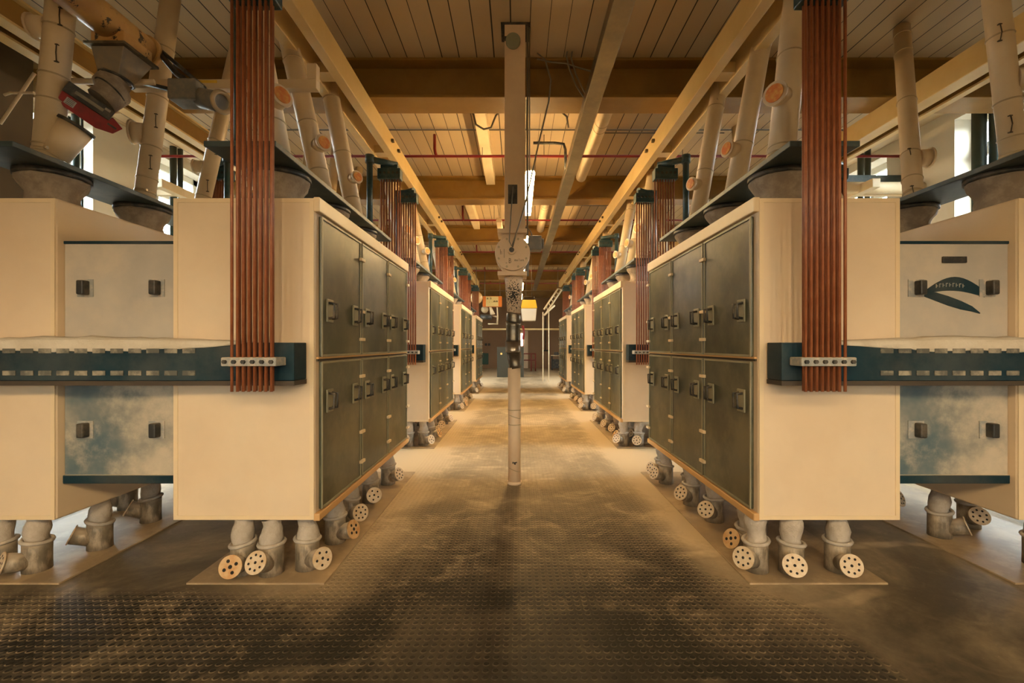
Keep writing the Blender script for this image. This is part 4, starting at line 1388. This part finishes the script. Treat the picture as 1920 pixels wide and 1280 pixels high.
strokes(txt('AS', at(913.5, 0, d).x, at(0, 561, d).z, d - 0.012, 2.2 * kk, 3.6 * kk, 6 * kk) + txt('..nn', at(917, 0, d).x, at(0, 566.5, d).z, d - 0.012, 3.4 * kk, 5.0 * kk, 4.4 * kk), 0.011, M['ink'], sg, 'lettering')
for xx in (a.x + 0.08, b.x - 0.08):
    MB().cyl((xx, d + 0.04, b.z), (xx, d + 0.04, ZC), 0.008, n=6).build('hanger', M['conduit'], sg)
g = at(893, 558, 17.2)
r = empty('globe_lamp', g - Vector((0, 0, 0.24)))
tag(r, 'amber globe hanging behind the last left rods', 'lamp')
MB().sphere(g, 0.24, 24).build('globe', M['globe'], r)
MB().cyl(g + Vector((0, 0, 0.22)), (g.x, g.y, ZC), 0.012, n=8).build('stem', M['conduit'], r)
# bucket hoist: translucent bin with yellow lid
d = 14.5
a, b = at(977, 602, d), at(1006, 563, d)
r = empty('lidded_bin', ((a.x + b.x) / 2, d, a.z))
tag(r, 'milky white bin with yellow lid hanging right of the shaft', 'bin')
xm, zm = (a.x + b.x) / 2, at(0, 579, d).z
q = MB()
hw = (b.x - a.x) / 2
q.add([(xm - hw * 0.85, d - 0.2, a.z), (xm + hw * 0.85, d - 0.2, a.z), (xm + hw * 0.85, d + 0.2, a.z), (xm - hw * 0.85, d + 0.2, a.z),
       (xm - hw, d - 0.24, zm), (xm + hw, d - 0.24, zm), (xm + hw, d + 0.24, zm), (xm - hw, d + 0.24, zm)],
      [(3, 2, 1, 0), (4, 5, 6, 7), (0, 1, 5, 4), (1, 2, 6, 5), (2, 3, 7, 6), (3, 0, 4, 7)])
q.build('bin_body', M['bucket'], r, 0.02)
q = MB()
q.add([(xm - hw * 1.06, d - 0.27, zm), (xm + hw * 1.06, d - 0.27, zm), (xm + hw * 1.06, d + 0.27, zm), (xm - hw * 1.06, d + 0.27, zm),
       (xm - hw * 0.85, d - 0.18, b.z), (xm + hw * 0.85, d - 0.18, b.z), (xm + hw * 0.85, d + 0.18, b.z), (xm - hw * 0.85, d + 0.18, b.z)],
      [(3, 2, 1, 0), (4, 5, 6, 7), (0, 1, 5, 4), (1, 2, 6, 5), (2, 3, 7, 6), (3, 0, 4, 7)])
q.build('lid', M['bucket_yellow'], r, 0.012)
q = MB()
q.tube([(xm - hw * 0.7, d, b.z), (xm - hw * 0.7, d, b.z + 0.12), (xm + hw * 0.7, d, b.z + 0.12), (xm + hw * 0.7, d, b.z)], 0.012, 6)
q.tube([(xm - hw * 0.4, d, b.z + 0.12), (xm - hw * 0.25, d, ZC)], 0.006, 6)
q.tube([(xm + hw * 0.4, d, b.z + 0.12), (xm + hw * 0.25, d, ZC)], 0.006, 6)
q.build('hanging_wire', M['conduit'], r)
# slanting conveyor at the end of the right row
d = 18.5
r = empty('slanting_trough', at(1020, 588, d))
tag(r, 'slanting pale ladder-like trough beyond the last right sifter', 'conveyor')
for (xa, ya, xb, yb, rr) in ((1046, 541, 1020, 580, 0.035), (1053, 543, 1022, 590, 0.035), (1040, 572, 1020, 591, 0.04)):
    MB().tube([at(xa, ya, d), at(xb, yb, d)], rr, 8).build('rail', M['board'], r)
q = MB()
for t in range(6):
    q.tube([at(1046 - 26 * t / 6, 541 + 39 * t / 6, d), at(1053 - 31 * t / 6, 543 + 47 * t / 6, d)], 0.02, 6)
q.build('rung', M['board'], r)
for xx in (1018, 1029):
    MB().cyl(at(xx, 585, d), (at(xx, 0, d).x, d, 0), 0.02, n=6).build('stay', M['board'], r)
MB().tube([at(1046, 541, d), (at(1046, 0, d).x, d, ZC)], 0.01, 6).build('hanger', M['conduit'], r)
# machinery cluster under the sign
r = empty('hanging_machinery', at(912, 592, 20.0))
tag(r, 'dark motor and pale chute cluster under the orange sign', 'machine')
d = 20.0
MB().cyl(at(901, 594, d), at(922, 594, d), 0.11, n=18).build('motor', M['black'], r)
MB().loft([at(919, 575, d), at(924, 590, d)], [0.05, 0.11], 14).build('chute', M['board'], r)
MB().sphere(at(909, 580, d), 0.16, 16).build('housing', M['ring'], r)
MB().tube([at(932, 576, d), at(933, 592, d), at(932, 604, d)], 0.03, 8).build('spout_tube', M['board'], r)
MB().tube([at(915, 607, d), at(934, 607, d)], 0.03, 8).build('foot_bar', M['ring'], r)
MB().tube([at(923, 592, d), at(933, 594, d), at(932, 607, d)], 0.04, 8).build('elbow', M['ring'], r)
MB().cyl(at(909, 576, d), (at(909, 0, d).x, d, ZC), 0.02, n=8).build('hanger', M['conduit'], r)
q = MB().cyl(at(898, 617, 24), at(1052, 617, 24), 0.05, n=12)
tag(q.build('far_crossbar', M['rail'], None), 'long ochre horizontal bar across the far end of the aisle', 'bar')
for xx in (900, 1050):
    p = at(xx, 617, 24)
    tag(MB().cyl((p.x, 24, 0), (p.x, 24, p.z + 0.05), 0.05, n=12).build('bar_post', M['rail'], None), 'ochre post carrying the %s end of the far crossbar' % ('left' if xx < 960 else 'right'), 'post')
d = Y1 - 0.16
a, b = at(903, 683, d), at(915.5, 662, d)
tag(MB().box(a.x, b.x, d, d + 0.16, a.z, b.z).build('green_wall_box', M['greenbox'], None, 0.02), 'dark green box on the far wall, left', 'box')
for i, xx in enumerate((911, 917)):
    a = at(xx - 2, 648, Y1 - 0.05); b = at(xx + 2, 643.5, Y1 - 0.05)
    tag(MB().box(a.x, b.x, Y1 - 0.06, Y1, a.z, b.z).build('wall_switch', M['black'], None), 'small dark square switch box on the far wall, %s of the pair' % ('left', 'right')[i], 'switch', 'far wall switches')
d = 26.0
r = empty('guard_railing', at(1003, 690, d))
tag(r, 'dark red guard railing at the far end, right of the shaft', 'railing')
x0_, x1_ = at(981, 0, d).x, at(1004, 0, d).x
for zz in (at(0, 663, d).z, at(0, 675, d).z):
    MB().cyl((x0_, d, zz), (x1_, d, zz), 0.03, n=8).build('bar', M['railing'], r)
for xx in (x0_, at(996, 0, d).x, x1_):
    MB().cyl((xx, d, 0), (xx, d, at(0, 662, d).z), 0.035, n=8).build('post', M['railing'], r)
d = 27.0
r = empty('side_table', at(1042, 692, d))
tag(r, 'dark small table by the far wall at the right end', 'table')
x0_, x1_ = at(1034, 0, d).x, at(1062, 0, d).x
zt = at(0, 667, d).z
MB().box(x0_, x1_, d, d + 0.6, zt, zt + 0.04).build('table_top', M['board'], r)
for xx in (x0_ + 0.05, x1_ - 0.05):
    for yy in (d + 0.05, d + 0.55):
        MB().box(xx - 0.03, xx + 0.03, yy - 0.03, yy + 0.03, 0, zt).build('leg', M['black'], r)
MB().box(x0_ + 0.04, x1_ - 0.04, d + 0.1, d + 0.5, 0.1, zt - 0.2).build('shelf_box', M['black'], r)
p = at(1044, 663, d)
tag(MB().box(p.x - 0.13, p.x + 0.13, d + 0.1, d + 0.4, zt + 0.04, zt + 0.22).build('black_box', M['black'], None, 0.02), 'small black box on the far dark table', 'box')
# fire hose / red cable on the wall and lit door slit
q = MB()
q.tube([at(980, 610, 21.1), at(982.5, 622, 21.1), at(981, 636, 21.1)], 0.05, 8)
q.tube([(at(981, 0, 21.1).x, 21.1, 1.38), at(981, 636, 21.1)], 0.02, 8)
tag(q.build('red_hose', M['red_pipe'], None), 'dark red hose hanging just right of the steel joint, far back', 'hose')
p, p2 = at(976.5, 648, Y1 - 0.1), at(980.5, 625, Y1 - 0.1)
tag(MB().box(p.x, p2.x, Y1 - 0.10, Y1, p.z, p2.z).build('wall_tube_lamp', M['wall_tube_on'], None), 'upright lit tube lamp on the far wall, right of the shaft', 'lamp')
p, p2 = at(982, 668, Y1 - 0.03), at(990, 620, Y1 - 0.03)
tag(MB().box(p.x, p2.x, Y1 - 0.08, Y1, 0, p2.z).build('wall_panel', M['cream'], None, 0.01), 'pale tall panel on the far wall beside the railing', 'panel')
p = at(1023, 658, Y1)
tag(MB().tube([(p.x, Y1 - 0.03, at(0, 588, Y1).z), (p.x, Y1 - 0.03, at(0, 656, Y1).z)], 0.03, 6).tube([(p.x - 0.2, Y1 - 0.03, at(0, 657, Y1).z), (p.x + 0.2, Y1 - 0.03, at(0, 657, Y1).z)], 0.05, 6).build('wall_pipe', M['black'], None), 'dark pipe with cross handle on the far wall, right', 'pipe')
